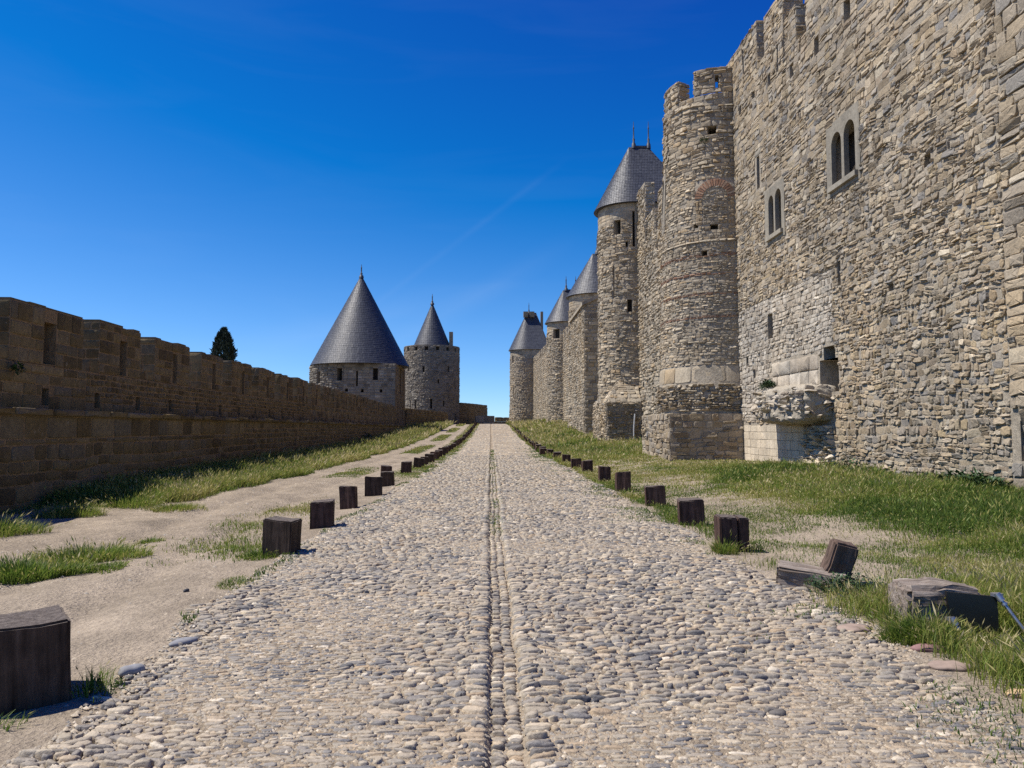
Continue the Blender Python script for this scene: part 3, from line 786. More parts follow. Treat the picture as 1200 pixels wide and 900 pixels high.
WX = 10.5
WY0, WY1 = 11.0, 33.2
SW = Surf([(WX, WY0), (WX, WY1)])
def yb(Y): return Y-WY0
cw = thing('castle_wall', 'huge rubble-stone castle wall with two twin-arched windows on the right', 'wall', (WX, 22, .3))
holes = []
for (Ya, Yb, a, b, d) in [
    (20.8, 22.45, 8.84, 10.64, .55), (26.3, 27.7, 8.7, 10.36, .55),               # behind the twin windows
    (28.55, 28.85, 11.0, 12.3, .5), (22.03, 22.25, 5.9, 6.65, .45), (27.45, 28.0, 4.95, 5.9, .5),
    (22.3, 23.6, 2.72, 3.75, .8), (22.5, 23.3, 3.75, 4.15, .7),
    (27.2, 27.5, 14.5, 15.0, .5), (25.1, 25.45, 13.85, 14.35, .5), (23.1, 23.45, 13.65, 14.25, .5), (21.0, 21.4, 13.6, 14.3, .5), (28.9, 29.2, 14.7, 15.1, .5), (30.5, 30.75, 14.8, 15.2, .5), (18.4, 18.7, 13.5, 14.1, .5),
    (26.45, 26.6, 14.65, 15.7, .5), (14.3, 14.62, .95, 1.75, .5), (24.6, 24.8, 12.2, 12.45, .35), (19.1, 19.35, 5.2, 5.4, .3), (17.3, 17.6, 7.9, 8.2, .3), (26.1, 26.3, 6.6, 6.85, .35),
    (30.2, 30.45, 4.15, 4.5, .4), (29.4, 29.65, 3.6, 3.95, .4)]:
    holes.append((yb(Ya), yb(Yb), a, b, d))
skips = [(yb(24.0), yb(25.95), 14.9, 16, 0), (yb(20.62), yb(22.68), 8.72, 10.93, 0), (yb(26.12), yb(27.98), 8.52, 10.58, 0),      # dressed surrounds
         (yb(28.4), yb(29.0), 10.95, 12.55, 0),
         (yb(23.65), yb(27.6), 2.95, 4.05, 0), (yb(24.9), yb(31.0), .0, 1.75, 0), (yb(22.6), yb(27.5), 1.7, 3.0, 0)]
G = Geo()
body(G, SW, 0, yb(24.0), -.3, 15.9, 2.2, [h for h in holes if h[1] <= yb(24.0)])
body(G, SW, yb(24.0), yb(25.95), -.3, 14.9, 2.2, [h for h in holes if yb(24.0) < h[0] and h[1] < yb(25.95)])
body(G, SW, yb(25.95), SW.L, -.3, 15.9, 2.2, [h for h in holes if h[0] >= yb(25.95)])
allh = holes + skips
QY = 14.85
skin(G, SW, yb(QY)+.02, SW.L, -.1, 1.9, PEB, allh, seed=21)
skin(G, SW, yb(QY)+.02, yb(22.6), 1.9, 6.5, dict(PEB, p=(2.3, 4), split=.15), allh, seed=22)
skin(G, SW, yb(22.6), SW.L, 1.9, 6.5, dict(SMALLT, ch=(.085, .2), sw=(.12, .36), K=8), allh, seed=23, mat=6)
skin(G, SW, yb(QY)+.02, SW.L, 6.5, 10.4, RUB, allh, seed=24)
skin(G, SW, yb(QY)+.02, SW.L, 10.4, 13.4, RUBTOP, allh, seed=25)
skin(G, SW, yb(QY)+.02, SW.L, 13.4, 15.9, dict(RUBTOP, ch=(.16, .3)), allh, seed=26)
# pale ashlar patches round the corbel
skin(G, SW, yb(23.7), yb(27.55), 2.98, 4.0, dict(ASH, ch=(.46, .54), sw=(.6, 1.3), depth=(.015, .05), gap=.025, jit=.03), [], seed=27, mat=6, tint=(.0, 1))
skin(G, SW, yb(24.95), yb(30.95), -.1, 1.72, dict(ASH, ch=(.26, .34), sw=(.35, .7), gap=.016, depth=(.003, .012), smooth=False), [], seed=28, mat=3, tint=(.2, 1))
skin(G, SW, yb(22.65), yb(24.8), -.1, 1.7, dict(RUB, depth=(.05, .22), tilt=.8), [], seed=29, mat=3)
# slit lintel and jambs
skin(G, SW, yb(28.4), yb(29.0), 12.32, 12.55, dict(ASH, ch=(.2, .25), sw=(.6, .6)), [], seed=30, mat=4)
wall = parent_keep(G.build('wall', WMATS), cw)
# near corner pier of larger squared blocks
G = Geo()
SP = Surf([(WX-.02, WY0), (WX-.02, QY)])
ph = [(14.5-WY0, 14.9-WY0, .9, 1.8, 0)]
skin(G, SP, 1.0, SP.L, -.1, 15.85, dict(RUBTOP, ch=(.18, .40), sw=(.3, .85), depth=(.01, .06), p=(4, 10), jit=.07, gap=.018, K=12, split=.1, vsplit=.1, warp=.05), ph, seed=31, mat=0, tint=(.1, .8))
parent_keep(G.build('quoin_pier', [M_RUBBLE, M_MORTAR]), cw)
# merlons
for k, (Ya, Yb, zt) in enumerate([(28.6, 33.1, 17.75), (25.95, 27.78, 17.4), (21.2, 24.0, 17.4), (18.2, 20.4, 17.4)]):
    slit = [(30.1, 30.26, 16.35, 17.4), None, (22.6, 22.8, 15.95, 16.9), (19.2, 19.4, 15.95, 16.9)][k]
    merlon(SW, yb(Ya), yb(Yb), 15.92, zt, .75, RUBTOP, WMATS, cw, 200+k, slit and (yb(slit[0]), yb(slit[1]), slit[2], slit[3], .5))
merlon(SW, yb(24.85), yb(25.8), 14.92, 16.25, .75, RUBTOP, WMATS, cw, 220, name='parapet_step')
# twin windows
for (ya, yb2, z0, z1, L) in [(20.6, 22.7, 8.7, 10.95, [(20.88, 21.55, 8.92, 10.62), (21.72, 22.36, 8.95, 10.58)]), (26.1, 28.0, 8.5, 10.6, [(26.39, 26.97, 8.78, 10.34), (27.12, 27.62, 8.78, 10.3)])]:
    fr = arched_slab(SW, yb(ya), yb(yb2), z0, z1, [(yb(a), yb(b), c, d) for a, b, c, d in L], -.12, .035, [M_GREYSTONE], 'twin_window', cw)
    G = Geo(); G.box((WX-.14, L[0][0]-.15, z0+.12), (WX+.1, L[1][1]+.15, z0+.275), tint=.9)
    parent_keep(G.build('sill', [M_GREYSTONE]), fr)
# eroded overhanging ledge of rubble concrete
def boulder_mass(name, lo, hi, mats, parent, seed, amp=.13, sub=26):
    bm = bmesh.new(); bmesh.ops.create_cube(bm, size=2)
    bmesh.ops.subdivide_edges(bm, edges=bm.edges[:], cuts=sub, use_grid_fill=True)
    cx = [(a+b)/2 for a, b in zip(lo, hi)]; hs_ = [(b-a)/2 for a, b in zip(lo, hi)]
    P = np.array([v.co[:] for v in bm.verts])
    r = (np.abs(P)**7).sum(1)**(1/7); P = P/r[:, None]
    W = P*hs_ + cx
    n1 = fbm(W[:, 1]*1.6+W[:, 0], W[:, 2]*1.6+W[:, 0]*.7, seed, 4)-.5; n2 = vnoise(W[:, 1]*7+W[:, 0]*5, W[:, 2]*7-W[:, 0]*4, seed+1)-.5; n3 = vnoise(W[:, 1]*16, W[:, 2]*16+W[:, 0]*9, seed+2)-.5
    W = W + P/np.linalg.norm(P, axis=1)[:, None]*(n1*amp*3.2+n2*amp*.4+n3*amp*.3)[:, None]
    for v, p in zip(bm.verts, W): v.co = p
    me = bpy.data.meshes.new(name); bm.to_mesh(me); bm.free()
    me.polygons.foreach_set('use_smooth', [True]*len(me.polygons))
    for m in mats: me.materials.append(m)
    at = me.attributes.new('tint', 'FLOAT', 'POINT'); at.data.foreach_set('value', np.full(len(me.vertices), .5, np.float32))
    o = bpy.data.objects.new(name, me); COL.objects.link(o)
    return parent_keep(o, parent) if parent else o
M_CONC = mortar_material('roman_concrete', (.44, .385, .30), 14)
lg0 = boulder_mass('overhanging_ledge', (9.62, 22.85, 1.82), (10.8, 27.4, 2.96), [M_CONC], cw, 1, amp=.14, sub=44)
G = Geo(); RUBL = dict(ch=(.08, .22), sw=(.1, .42), gap=.02, depth=(.02, .20), p=(2.6, 5), jit=.16, warp=.12, wscale=1.6, rot=.2, K=9, drop=.42, tilt=.9, rings=FLAT)
s_ = Surf([(9.6, 22.9), (9.6, 27.3)], batter=lambda v: np.interp(v, [1.8, 2.1, 2.6, 2.95], [-.32, -.06, .0, -.16])); skin(G, s_, 0, s_.L, 1.9, 2.9, RUBL, [], seed=91)
s_ = Surf([(10.5, 22.86), (9.66, 22.86)], batter=lambda v: np.interp(v, [1.8, 2.1, 2.6, 2.95], [-.1, .0, .02, -.06])); skin(G, s_, 0, s_.L, 1.9, 2.95, RUBL, [], seed=92)
o = G.build('embedded_rubble', [M_LIMEY]); o.parent = lg0

# ------------------------------------------------------------------ big half-round tower on the castle wall
cy, R = 33.95, 2.5
pts = arc(WX, cy, R, -90, -270, 41)
ST = Surf(pts, smooth=True, batter=lambda v: np.interp(v, [0, 2.3, 3.0, 4.4, 9.6, 9.75, 12, 12.4, 16], [.22, .22, .30, .16, .10, .0, .0, -.06, -.12]))
t1 = thing('half_round_tower', 'roofless half-round stone tower with brick bands and a walled-up brick arch', 'tower', (WX, cy, .3))
def ang_u(px_): return px_
H = [(1.2, 1.45, 9.0, 9.25, .3), (.75, 1.1, 10.15, 10.38, .35), (1.6, 1.8, 10.3, 10.5, .3), (3.2, 3.4, 9.6, 9.8, .3), (.75, 1.15, 14.35, 14.75, .6), (3.4, 3.6, 14.1, 14.5, .4)]
WIN = (3.92, 4.5, 11.5, 13.2, .5)
G = Geo(); body(G, ST, 0, ST.L, -.2, 16.2, 1.2, H+[WIN], vsteps=(2.3, 3.0, 3.2, 4.4, 6, 9.6, 9.75, 12, 12.4))
ARCH = (.05, 1.7, 10.4, 12.4, 0); ahole = [ARCH]
seg = [(-.1, 2.3, LARGET, 0), (2.35, 3.5, dict(SMALLT, depth=(.03, .14), tilt=.9, jit=.12, drop=.08), 0), (3.54, 4.26, dict(ASH, ch=(.66, .72), sw=(.5, 1.5), depth=(.005, .03), gap=.03, jit=.03, p=(6, 14)), 0),
       (4.3, 6.3, SMALLT, 0), (6.42, 7.3, SMALLT, 0), (7.4, 8.15, SMALLT, 0), (8.3, 8.95, SMALLT, 0), (9.13, 9.6, SMALLT, 0),
       (9.74, 12.9, dict(SMALLT, ch=(.085, .15)), 0), (12.9, 16.2, LARGET, 0)]
for k, (a, b, st, m) in enumerate(seg): skin(G, ST, 0, ST.L, a, b, st, H+[WIN]+ahole, seed=300+k, mat=m, tint=(0, 1))
BR = dict(ch=(.05, .06), sw=(.2, .34), gap=.016, depth=(.02, .05), p=(6, 10), jit=.03, warp=0, K=8, drop=.12, tilt=.3)
for k, (a, b) in enumerate([(6.31, 6.41), (7.3, 7.4), (8.16, 8.29), (8.96, 9.12)]): skin(G, ST, 0, ST.L, a, b, BR, H, seed=320+k, mat=5, tint=(.1, 1))
skin(G, ST, 0, ST.L, 9.6, 9.72, dict(ASH, ch=(.1, .12), sw=(.3, .7), depth=(.06, .10)), [], seed=330, tint=(.4, .9))
# infill of the blocked arch plus brick voussoirs
skin(G, ST, .36, 1.38, 10.4, 11.6, dict(SMALLT, ch=(.06, .11), drop=0), [], seed=331)
skin(G, ST, .05, .34, 10.4, 11.5, dict(SMALLT, ch=(.14, .2), sw=(.2, .3)), [], seed=332, tint=(.85, .95)); skin(G, ST, 1.4, 1.7, 10.4, 11.5, dict(SMALLT, ch=(.14, .2), sw=(.2, .3)), [], seed=333, tint=(.85, .95))
for a in np.linspace(8, 172, 19):
    t = math.radians(a); c = np.array([.87, 11.52]); 
    for r0, r1 in ((.53, .86),):
        q = []
        for rr, dt in ((r0, -.055), (r1, -.062), (r1, .062), (r0, .055)):
            q.append((c[0]+rr*math.cos(t+dt), c[1]+rr*math.sin(t+dt)))
        q = np.array(q); P = np.concatenate([ST.map(q[:, 0], q[:, 1], np.full(4, -.02)), ST.map(q[:, 0], q[:, 1], np.full(4, .045))])
        G.add(P, [[4,5,6,7],[0,1,5,4],[1,2,6,5],[2,3,7,6],[3,0,4,7]], mat=5, tint=random.random())
for rr in (.12, .3, .47):
    for a in np.arange(0, 180, 14/max(rr, .25)*.5):
        t = math.radians(a); u, v = .87+rr*math.cos(t), 11.55+rr*math.sin(t)
        skin(G, ST, u-.09, u+.09, v-.05, v+.05, dict(SMALLT, ch=(.1, .1), sw=(.18, .18), drop=0, warp=0), [], seed=int(a*3+rr*100))
parent_keep(G.build('wall', TMATS), t1)
wf = arched_slab(ST, 3.72, 4.72, 10.6, 13.45, [(3.94, 4.48, 11.5, 13.15)], -.1, .06, [M_TOWER], 'window_arch', t1)
# crenellated head
for k, (a, b, z) in enumerate([(-.0, 1.75, 17.35), (2.6, 4.0, 17.2)]):
    sl = (.62, .78, 16.4, 17.0, .7) if k == 0 else None
    merlon(ST, max(a, .02), b, 16.22, z, .62, LARGET, TMATS, t1, 340+k, sl)
# square plinth
stone_block('plinth', WMATS, t1, (7.42, 30.95, -.2), (10.48, 36.6, 2.22), dict(LARGET, ch=(.16, .28), sw=(.25, .7), p=(4, 10), depth=(.005, .07), drop=.05), 350)

# ------------------------------------------------------------------ generic D-plan roofed tower
def d_tower(label, cx, cy, R, xb, zb, z_eave, z_ridge, ridge_x, st, seed, windows=(), overhang=.32, plinth=None, name='roofed_tower', rot=0, rows=16, two=True, smooth_top=True, dog=0, tw=.3):
    t = thing(name, label, 'tower', (cx, cy, zb))
    path = [(xb, cy-R)] + arc(cx, cy, R, -90, -270, 25) + [(xb, cy+R)]
    if rot:
        c, s = math.cos(rot), math.sin(rot)
        path = [(cx+(x-cx)*c-(y-cy)*s, cy+(x-cx)*s+(y-cy)*c) for x, y in path]
    S = Surf(path, smooth=True, batter=lambda v: np.interp(v, [zb, zb+5, z_eave], [.16, .02, 0]))
    G = Geo(); body(G, S, 0, S.L, zb-.6, z_eave, 1.0, windows, vsteps=(zb+1.5, zb+3, zb+5, 8))
    skin(G, S, 0, S.L, zb-.3, z_eave-1.4, st, windows, seed=seed)
    skin(G, S, 0, S.L, z_eave-1.4, z_eave-.02, dict(ASH, ch=(.22, .3), sw=(.4, .8), K=8), windows, seed=seed+1)
    parent_keep(G.build('wall', TMATS), t)
    # roof
    def off(p, q, d): return p
    ep = [(xb+overhang, cy+R+overhang)] if False else []
    Rr = R+overhang
    eave = [(xb, cy-Rr)] + arc(cx, cy, Rr, -90, -270, 25) + [(xb, cy+Rr), (xb+overhang, cy+Rr), (xb+overhang, cy-Rr), (xb, cy-Rr)]
    r0, r1 = ridge_x
    rid = [(r1, cy)] + [(r0, cy)]*25 + [(r1, cy)]*4
    # ease the straight sides: points between
    e2, r2 = [], []
    for i in range(len(eave)-1):
        L = math.dist(eave[i], eave[i+1]); m = 4 if L > 1.5 else 1
        for k in range(m):
            f = k/m
            e2.append((eave[i][0]*(1-f)+eave[i+1][0]*f, eave[i][1]*(1-f)+eave[i+1][1]*f)); r2.append((rid[i][0]*(1-f)+rid[i+1][0]*f, rid[i][1]*(1-f)+rid[i+1][1]*f))
    e2.append(eave[-1]); r2.append(rid[-1])
    if rot:
        f = lambda P: [(cx+(x-cx)*c-(y-cy)*s, cy+(x-cx)*s+(y-cy)*c) for x, y in P]
        e2, r2 = f(e2), f(r2)
    G = Geo()
    slate_roof(G, [(x, y, z_eave-.04) for x, y in e2], [(x, y, z_ridge) for x, y in r2], rows, tw, seed)
    # soffit and eave edge
    E0 = np.array([(x, y, z_eave-.05) for x, y in e2]); cc = np.array([[cx+.4, cy, z_eave+.02]])
    n = len(E0); G.add(np.concatenate([E0, cc]), None, [[i+1, i, n] for i in range(n-1)], mat=0, tint=.1)
    roof = parent_keep(G.build('roof', [M_SLATE]), t)
    a, b = r2[3], r2[-1]
    G = Geo(); G.tube([(a[0], a[1], z_ridge+.03), (b[0], b[1], z_ridge+.03)], .1, 6); parent_keep(G.build('ridge_cap', [M_LEAD]), roof)
    for q in ((a, b) if two else (a,)):
        G = Geo(); finial(G, q[0], q[1], z_ridge, 2.0 if two else 2.2, .07 if cy < 60 else .11); parent_keep(G.build('finial', [M_LEAD]), roof)
    return t, S

# tower with the steep slate roof, behind the crenellated curtain
def on_d(S, cx, cy, R, xb, x, y):   # u at plan point nearest
    d = np.hypot(S.p[:, 0]-x, S.p[:, 1]-y); return S.u[np.argmin(d)]
R3 = 2.44; L3 = 14.5-10.5
def u3(deg): return L3 + math.radians(deg)*R3          # degrees from the camera side round to the road side
t3, S3 = d_tower('tall slate-roofed tower with two finials, tallest roof on the right', 10.5, 55.3, R3, 14.5, .5, 17.85, 22.8, (10.4, 11.9), LARGET, 400,
   windows=[(u3(28), u3(40), 15.5, 16.65, .6), (u3(40), u3(43), 11.0, 13.3, .4), (u3(4), u3(8), 14.6, 17.2, .4), (u3(10), u3(18), 9.9, 10.8, .4), (u3(16), u3(20), 14.6, 15.0, .4)], rows=34, tw=.2)
stone_block('plinth', WMATS, t3, (8.02, 51.7, 0), (10.45, 58.4, 3.4), dict(LARGET, K=8, depth=(.03, .1)), 420)
# sloping broach of stones from the square plinth to the round shaft
G = Geo()
P = [(8.02, 51.7, 3.38), (10.45, 51.7, 3.38), (10.45, 53.4, 5.2), (9.2, 53.4, 5.2), (9.2, 57, 5.2), (8.02, 58.4, 3.38)]
G.add(P, [[0,1,2,3],[0,3,4,5]], mat=1, tint=.3)
for k in range(6):
    za, zb_ = 3.4+k*.3, 3.7+k*.3; i0 = k/6
    bat = lambda v: -np.interp(v, [3.4, 5.2], [0, 1.0])
    xx = 8.02+1.18*(i0+.08)
    s_ = Surf([(10.45, 51.7), (xx, 51.7)], batter=lambda v: -np.interp(v, [3.4, 5.2], [0, 1.7])); skin(G, s_, 0, s_.L, za, zb_, dict(LARGET, ch=(.28, .3), warp=0), [], seed=425+k)
    s_ = Surf([(8.02, 51.7+1.7*(i0+.08)), (8.02, 58.0)], batter=lambda v: -np.interp(v, [3.4, 5.2], [0, 1.18])); skin(G, s_, 0, s_.L, za, zb_, dict(LARGET, ch=(.28, .3), warp=0), [], seed=435+k)
parent_keep(G.build('broach', TMATS), t3)

# crenellated curtain between the roofless tower and the slate-roofed tower
SC = Surf([(WX+.05, 36.2), (WX+.05, 53.2)])
cw2 = thing('curtain_wall', 'stone curtain wall with stepped battlements between the roofless tower and the tallest slate roof', 'wall', (WX, 45, .3))
hc = [(k-36.2, k-36.2+.3, 12.4, 13.7, .5) for k in (46.6, 50.2)]
G = Geo(); body(G, SC, 0, SC.L, -.2, 14.2, 1.8, hc)
skin(G, SC, 3.0, SC.L, .2, 7, FARR, hc, seed=440); skin(G, SC, 3.0, SC.L, 7, 14.2, dict(FARR, p=(3, 7)), hc, seed=441)
parent_keep(G.build('wall', TMATS), cw2)
for k, (a, b, z) in enumerate([(50.4, 53.15, 18.5), (47.5, 49.5, 15.85), (44.8, 46.4, 16.5), (42.2, 43.9, 15.4), (39.4, 41.2, 16.4)]):
    merlon(SC, a-36.2, b-36.2, 14.22, z, .7, dict(FARR, K=6), TMATS, cw2, 450+k, name='merlon' if k % 2 == 0 else 'parapet_step')

# buttress with a sloped cap
bt = thing('buttress', 'tall rectangular stone buttress with a sloping cap and a shaded brown flank', 'buttress', (9.3, 70, .8))
G = Geo(); x0, x1, y0, y1, z0, z1, z2 = 8.3, 10.6, 66, 76.6, 0, 12.6, 13.7
V = [(x0,y0,z0),(x1,y0,z0),(x1,y1,z0),(x0,y1,z0),(x0,y0,z1),(x1,y0,z2),(x1,y1,z2),(x0,y1,z1)]
G.add(V, [[4,5,6,7],[0,1,5,4],[1,2,6,5],[2,3,7,6],[3,0,4,7]], mat=1, tint=.3)
s = Surf([(x0, y0), (x0, y1)]); skin(G, s, 0, s.L, z0, z1, FARR, [], seed=470)
s = Surf([(x1, y0), (x0, y0)]); skin(G, s, 0, s.L, z0, z1, dict(ASH, ch=(.28, .4), sw=(.4, .9), gap=.04, depth=(.02, .06), K=8), [], seed=471)
parent_keep(G.build('wall', TMATS), bt)
G = Geo(); e = .22
V = [(x0-e,y0-e,z1-.12),(x1+.3,y0-e,z2+.04),(x1+.3,y1+e,z2+.04),(x0-e,y1+e,z1-.12)]; V += [(x, y, z+.28) for x, y, z in V]
G.add(V, [[3,2,1,0],[4,5,6,7],[0,1,5,4],[1,2,6,5],[2,3,7,6],[3,0,4,7]], mat=0, tint=.5); parent_keep(G.build('cap', [M_TOWER]), bt)

# curtain between slate tower and the far towers
cw3 = thing('curtain_wall', 'stone curtain wall beyond the buttress, between the middle slate-roofed towers', 'wall', (10.7, 80, .8))
SK = Surf([(10.55, 57.5), (10.6, 80), (9.9, 104)])
G = Geo(); body(G, SK, 0, SK.L, 0, 13.6, 1.6, [])
skin(G, SK, 18, SK.L, .8, 13.6, FARX, [], seed=480); parent_keep(G.build('wall', TMATS), cw3)
for k in range(9):
    a = 21+k*2.8
    merlon(SK, a, a+1.7, 13.62, 15.0, .6, dict(FARX, K=6), TMATS, cw3, 490+k)
d_tower('slate-roofed tower rising behind the buttress, its roof cut off by the tallest tower', 10.9, 77.2, 2.75, 14.5, 1.0, 15.2, 19.8, (10.6, 12.6), FARR, 500, rows=24, tw=.26)
d_tower('slate-roofed round tower with a dark square window, between buttress and farthest tower', 10.55, 105, 2.62, 14.0, 1.9, 16.35, 21.1, (10.2, 12.0), FARR, 520,
        windows=[(3.45+1.1, 3.45+2.1, 14.0, 15.3, .5), (3.45+3.3, 3.45+3.6, 13, 14.3, .4)], rows=22, tw=.3)
cw4 = thing('curtain_wall', 'farthest stone curtain wall, between the last two slate-roofed towers', 'wall', (9, 125, 2))
SF = Surf([(9.75, 106.5), (8.35, 149)])
G = Geo(); body(G, SF, 0, SF.L, .5, 14.3, 1.4, [])
skin(G, SF, 1, SF.L, 1.5, 14.3, FARX, [], seed=540); parent_keep(G.build('wall', TMATS), cw4)
for k in range(13):
    a = 2+k*3.1
    merlon(SF, a, a+2.1, 14.32, 15.5, .6, dict(FARX, K=6), TMATS, cw4, 550+k)
t6, S6 = d_tower('farthest slate-roofed round tower with a slender chimney, at the crest of the road', 7.3, 150.5, 3.4, 11.5, 2.0, 17.2, 24.8, (7.2, 9.2), FARX, 580,
        windows=[(4.2+3.2, 4.2+3.75, 14.6, 16.0, .5), (4.2+3.1, 4.2+3.35, 7.5, 10, .4)], rows=24, tw=.4, two=False)
for (x, wd, z0, z1) in [(10.25, .5, 16.5, 25.0), (7.0, .9, 23.9, 25.0), (8.3, .9, 23.9, 25.0)]:
    G = Geo(); G.box((x-wd/2, 149.3, z0), (x+wd/2, 150.3, z1), mat=0, tint=.05); parent_keep(G.build('chimney', [M_RUBBLE]), t6)
# ------------------------------------------------------------------ crenellated wall on the left
# front face line: x = -(10 + .024 (y-15)), travelled from far to near so that outward is towards the road
def xl(y): return -(10+.024*(y-15))
YF, YN = 96.9, 9.0
SL = Surf([(xl(YF), YF), (xl(YN), YN)])
kL = SL.L/(YF-YN)
def ul(y): return (YF-y)*kL
rw = thing('rampart_wall', 'long brown crenellated rampart wall in shade on the left, with a ledge along its foot', 'wall', (-10, 30, 0))
rng = np.random.default_rng(3)
mers = []; y = 12.0

edges = [(15.85, 18.8), (19.62, 22.0), (23.03, 25.8), (26.96, 29.2), (30.33, 33.0), (34.14, 36.8)]
y = 38.0
while y < 93:
    edges.append((y, min(y+2.6, 96))); y += 3.65
edges = [(9.3, 14.9)] + edges
drains = [(y, y+.28) for y in np.arange(12.4, 95, 2.35)]
hl = [(ul(b), ul(a), 2.12, 2.5, .45) for a, b in drains if True]
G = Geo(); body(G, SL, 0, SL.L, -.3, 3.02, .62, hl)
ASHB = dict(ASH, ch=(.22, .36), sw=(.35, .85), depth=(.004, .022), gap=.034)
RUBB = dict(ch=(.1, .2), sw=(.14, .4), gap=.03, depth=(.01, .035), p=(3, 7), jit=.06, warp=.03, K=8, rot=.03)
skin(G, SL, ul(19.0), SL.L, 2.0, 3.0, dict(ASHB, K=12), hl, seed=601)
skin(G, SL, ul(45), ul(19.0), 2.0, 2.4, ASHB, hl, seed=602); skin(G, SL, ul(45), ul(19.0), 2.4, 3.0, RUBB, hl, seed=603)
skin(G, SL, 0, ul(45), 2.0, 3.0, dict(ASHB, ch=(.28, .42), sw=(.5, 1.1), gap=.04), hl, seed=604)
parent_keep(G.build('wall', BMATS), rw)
for k, (a, b) in enumerate(edges):
    m = (a+b)/2+.15; st = dict(ASHB, K=12) if b < 38 else dict(ASHB, K=8, ch=(.3, .45), sw=(.5, 1.0), gap=.04)
    ww = .16 if k not in (0, 1) else (.30 if k == 0 else .14)
    if k == 1: m = 17.35; ww = .25
    if k == 2: m = 20.95; ww = .2
    if k == 0: m = 13.2
    sl = (ul(m+ww), ul(m-ww), 3.05, 4.0, .40)
    zt = 4.33 + rng.uniform(-.05, .05)
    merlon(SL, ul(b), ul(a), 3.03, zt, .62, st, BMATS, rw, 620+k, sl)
# lower revetment with coping
SLb = Surf([(xl(YF+5)+.62, YF+5), (xl(YN)+.62, YN)])
G = Geo(); body(G, SLb, 0, SLb.L, -.4, 1.86, .61, [])
def ulb(y): return (YF+5-y)*kL
skin(G, SLb, ulb(30), SLb.L, 1.38, 1.85, dict(ASHB, ch=(.44, .47), sw=(.5, 1.2)), [], seed=660)
skin(G, SLb, ulb(30), SLb.L, -.1, 1.38, dict(ASHB, ch=(.2, .34), jit=.04, warp=.05, p=(4, 9)), [], seed=661)
skin(G, SLb, ulb(60), ulb(30), -.1, 1.85, dict(RUBB, ch=(.14, .26), sw=(.2, .55)), [], seed=662)
skin(G, SLb, 0, ulb(60), .2, 1.85, dict(RUBB, ch=(.2, .32), sw=(.35, .8), gap=.05), [], seed=663)
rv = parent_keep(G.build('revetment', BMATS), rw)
G = Geo(); 
skin(G, Surf([(xl(YF+5)+.60, YF+5), (xl(YN)+.60, YN)]), 0, SLb.L, 1.865, 2.02, dict(ASH, ch=(.15, .16), sw=(.8, 1.6), depth=(.09, .115), gap=.012, K=12, rings=((1, -.2, 0), (.99, 0, .8), (.9, 0, 1.0))), [], seed=664)
A = SLb.map([0, SLb.L, SLb.L, 0], [2.0]*4, [.03, .03, -.62, -.62]); B = A.copy(); A[:, 2] = 1.85
G.add(np.concatenate([A, B]), [[4,5,6,7],[0,1,5,4],[1,2,6,5],[2,3,7,6],[3,0,4,7]], mat=0, tint=.3)
parent_keep(G.build('coping', BMATS), rv)

# ------------------------------------------------------------------ broad tower with the big slate cone
lt = thing('cone_roofed_tower', 'broad low stone tower under a big dark slate cone, straddling the left rampart', 'tower', (-15, 102, 0))
X0, XC, YC, R = -12.25, -18.9, 102.2, 5.4
path = [(X0, YC+R), (X0, YC-R)] ; 
SBk = Surf([(X0, YC+R), (X0, YC-R)])
SD = Surf([(X0, YC-R)] + arc(XC, YC, R, -90, -270, 25) + [(X0, YC+R)], smooth=False)
Ls = XC-X0
def us(x): return X0-x            # along the straight near side
hs1 = [(us(-19.1), us(-19.75), 7.75, 9.35, 1.2), (us(-14.5), us(-15.15), 7.8, 9.35, .8), (us(-17.05), us(-17.3), 7.0, 9.0, .5), (us(-18.3), us(-18.7), 6.3, 6.7, .5), (us(-16.3), us(-16.65), 6.2, 6.65, 1.2), (us(-13.9), us(-14.25), 6.2, 6.6, .5), (6.65+3.4, 6.65+4.0, 7.4, 9.0, .6)]
hs1 = [(min(a, b), max(a, b), c, d, e) for a, b, c, d, e in hs1]
G = Geo(); body(G, SD, 0, SD.L, -.3, 10.0, 1.0, hs1, vsteps=(5,))
skin(G, SD, 0, 6.65, 2.2, 9.9, dict(ASH, ch=(.3, .42), sw=(.45, 1.0), gap=.03, K=8, depth=(.015, .04)), hs1, seed=700)
skin(G, SD, 6.65, SD.L, 2.2, 9.9, dict(FARX, depth=(.05, .16)), hs1, seed=701)
parent_keep(G.build('wall', DMATS), lt)
hb = [(2.0, 3.1, 6.0, 9.7, .7), (5.2, 6.4, 6.2, 9.8, .7), (2.6, 3.4, 2.6, 4.6, .6)]
G = Geo(); body(G, SBk, .02, SBk.L-.02, 0, 9.98, .9, hb, nfront=.03); skin(G, SBk, .02, SBk.L, 0, 9.9, dict(ASH, ch=(.3, .45), sw=(.5, 1.1), gap=.04, K=8), hb, seed=702, nbase=.03)
parent_keep(G.build('gorge_wall', BMATS), lt)
ap = (-17.7, YC)
th = np.linspace(PI*.5, -PI*1.5, 49); e2 = np.stack([ap[0]+6.6*np.cos(th), ap[1]+6.6*np.sin(th)], 1)
G = Geo()
slate_roof(G, [(x, y, 9.95) for x, y in e2], [(ap[0]+(x-ap[0])*.02, ap[1]+(y-ap[1])*.02, 22.3) for x, y in e2], 48, .32, 71, lift=.02)
n = len(e2); G.add([(x, y, 9.92) for x, y in e2]+[(ap[0], ap[1], 10.05)], None, [[i+1, i, n] for i in range(n-1)], tint=.1)
roof = parent_keep(G.build('roof', [M_SLATE]), lt)
G = Geo(); finial(G, ap[0], ap[1], 22.2, 1.8, .13); parent_keep(G.build('finial', [M_LEAD]), roof)

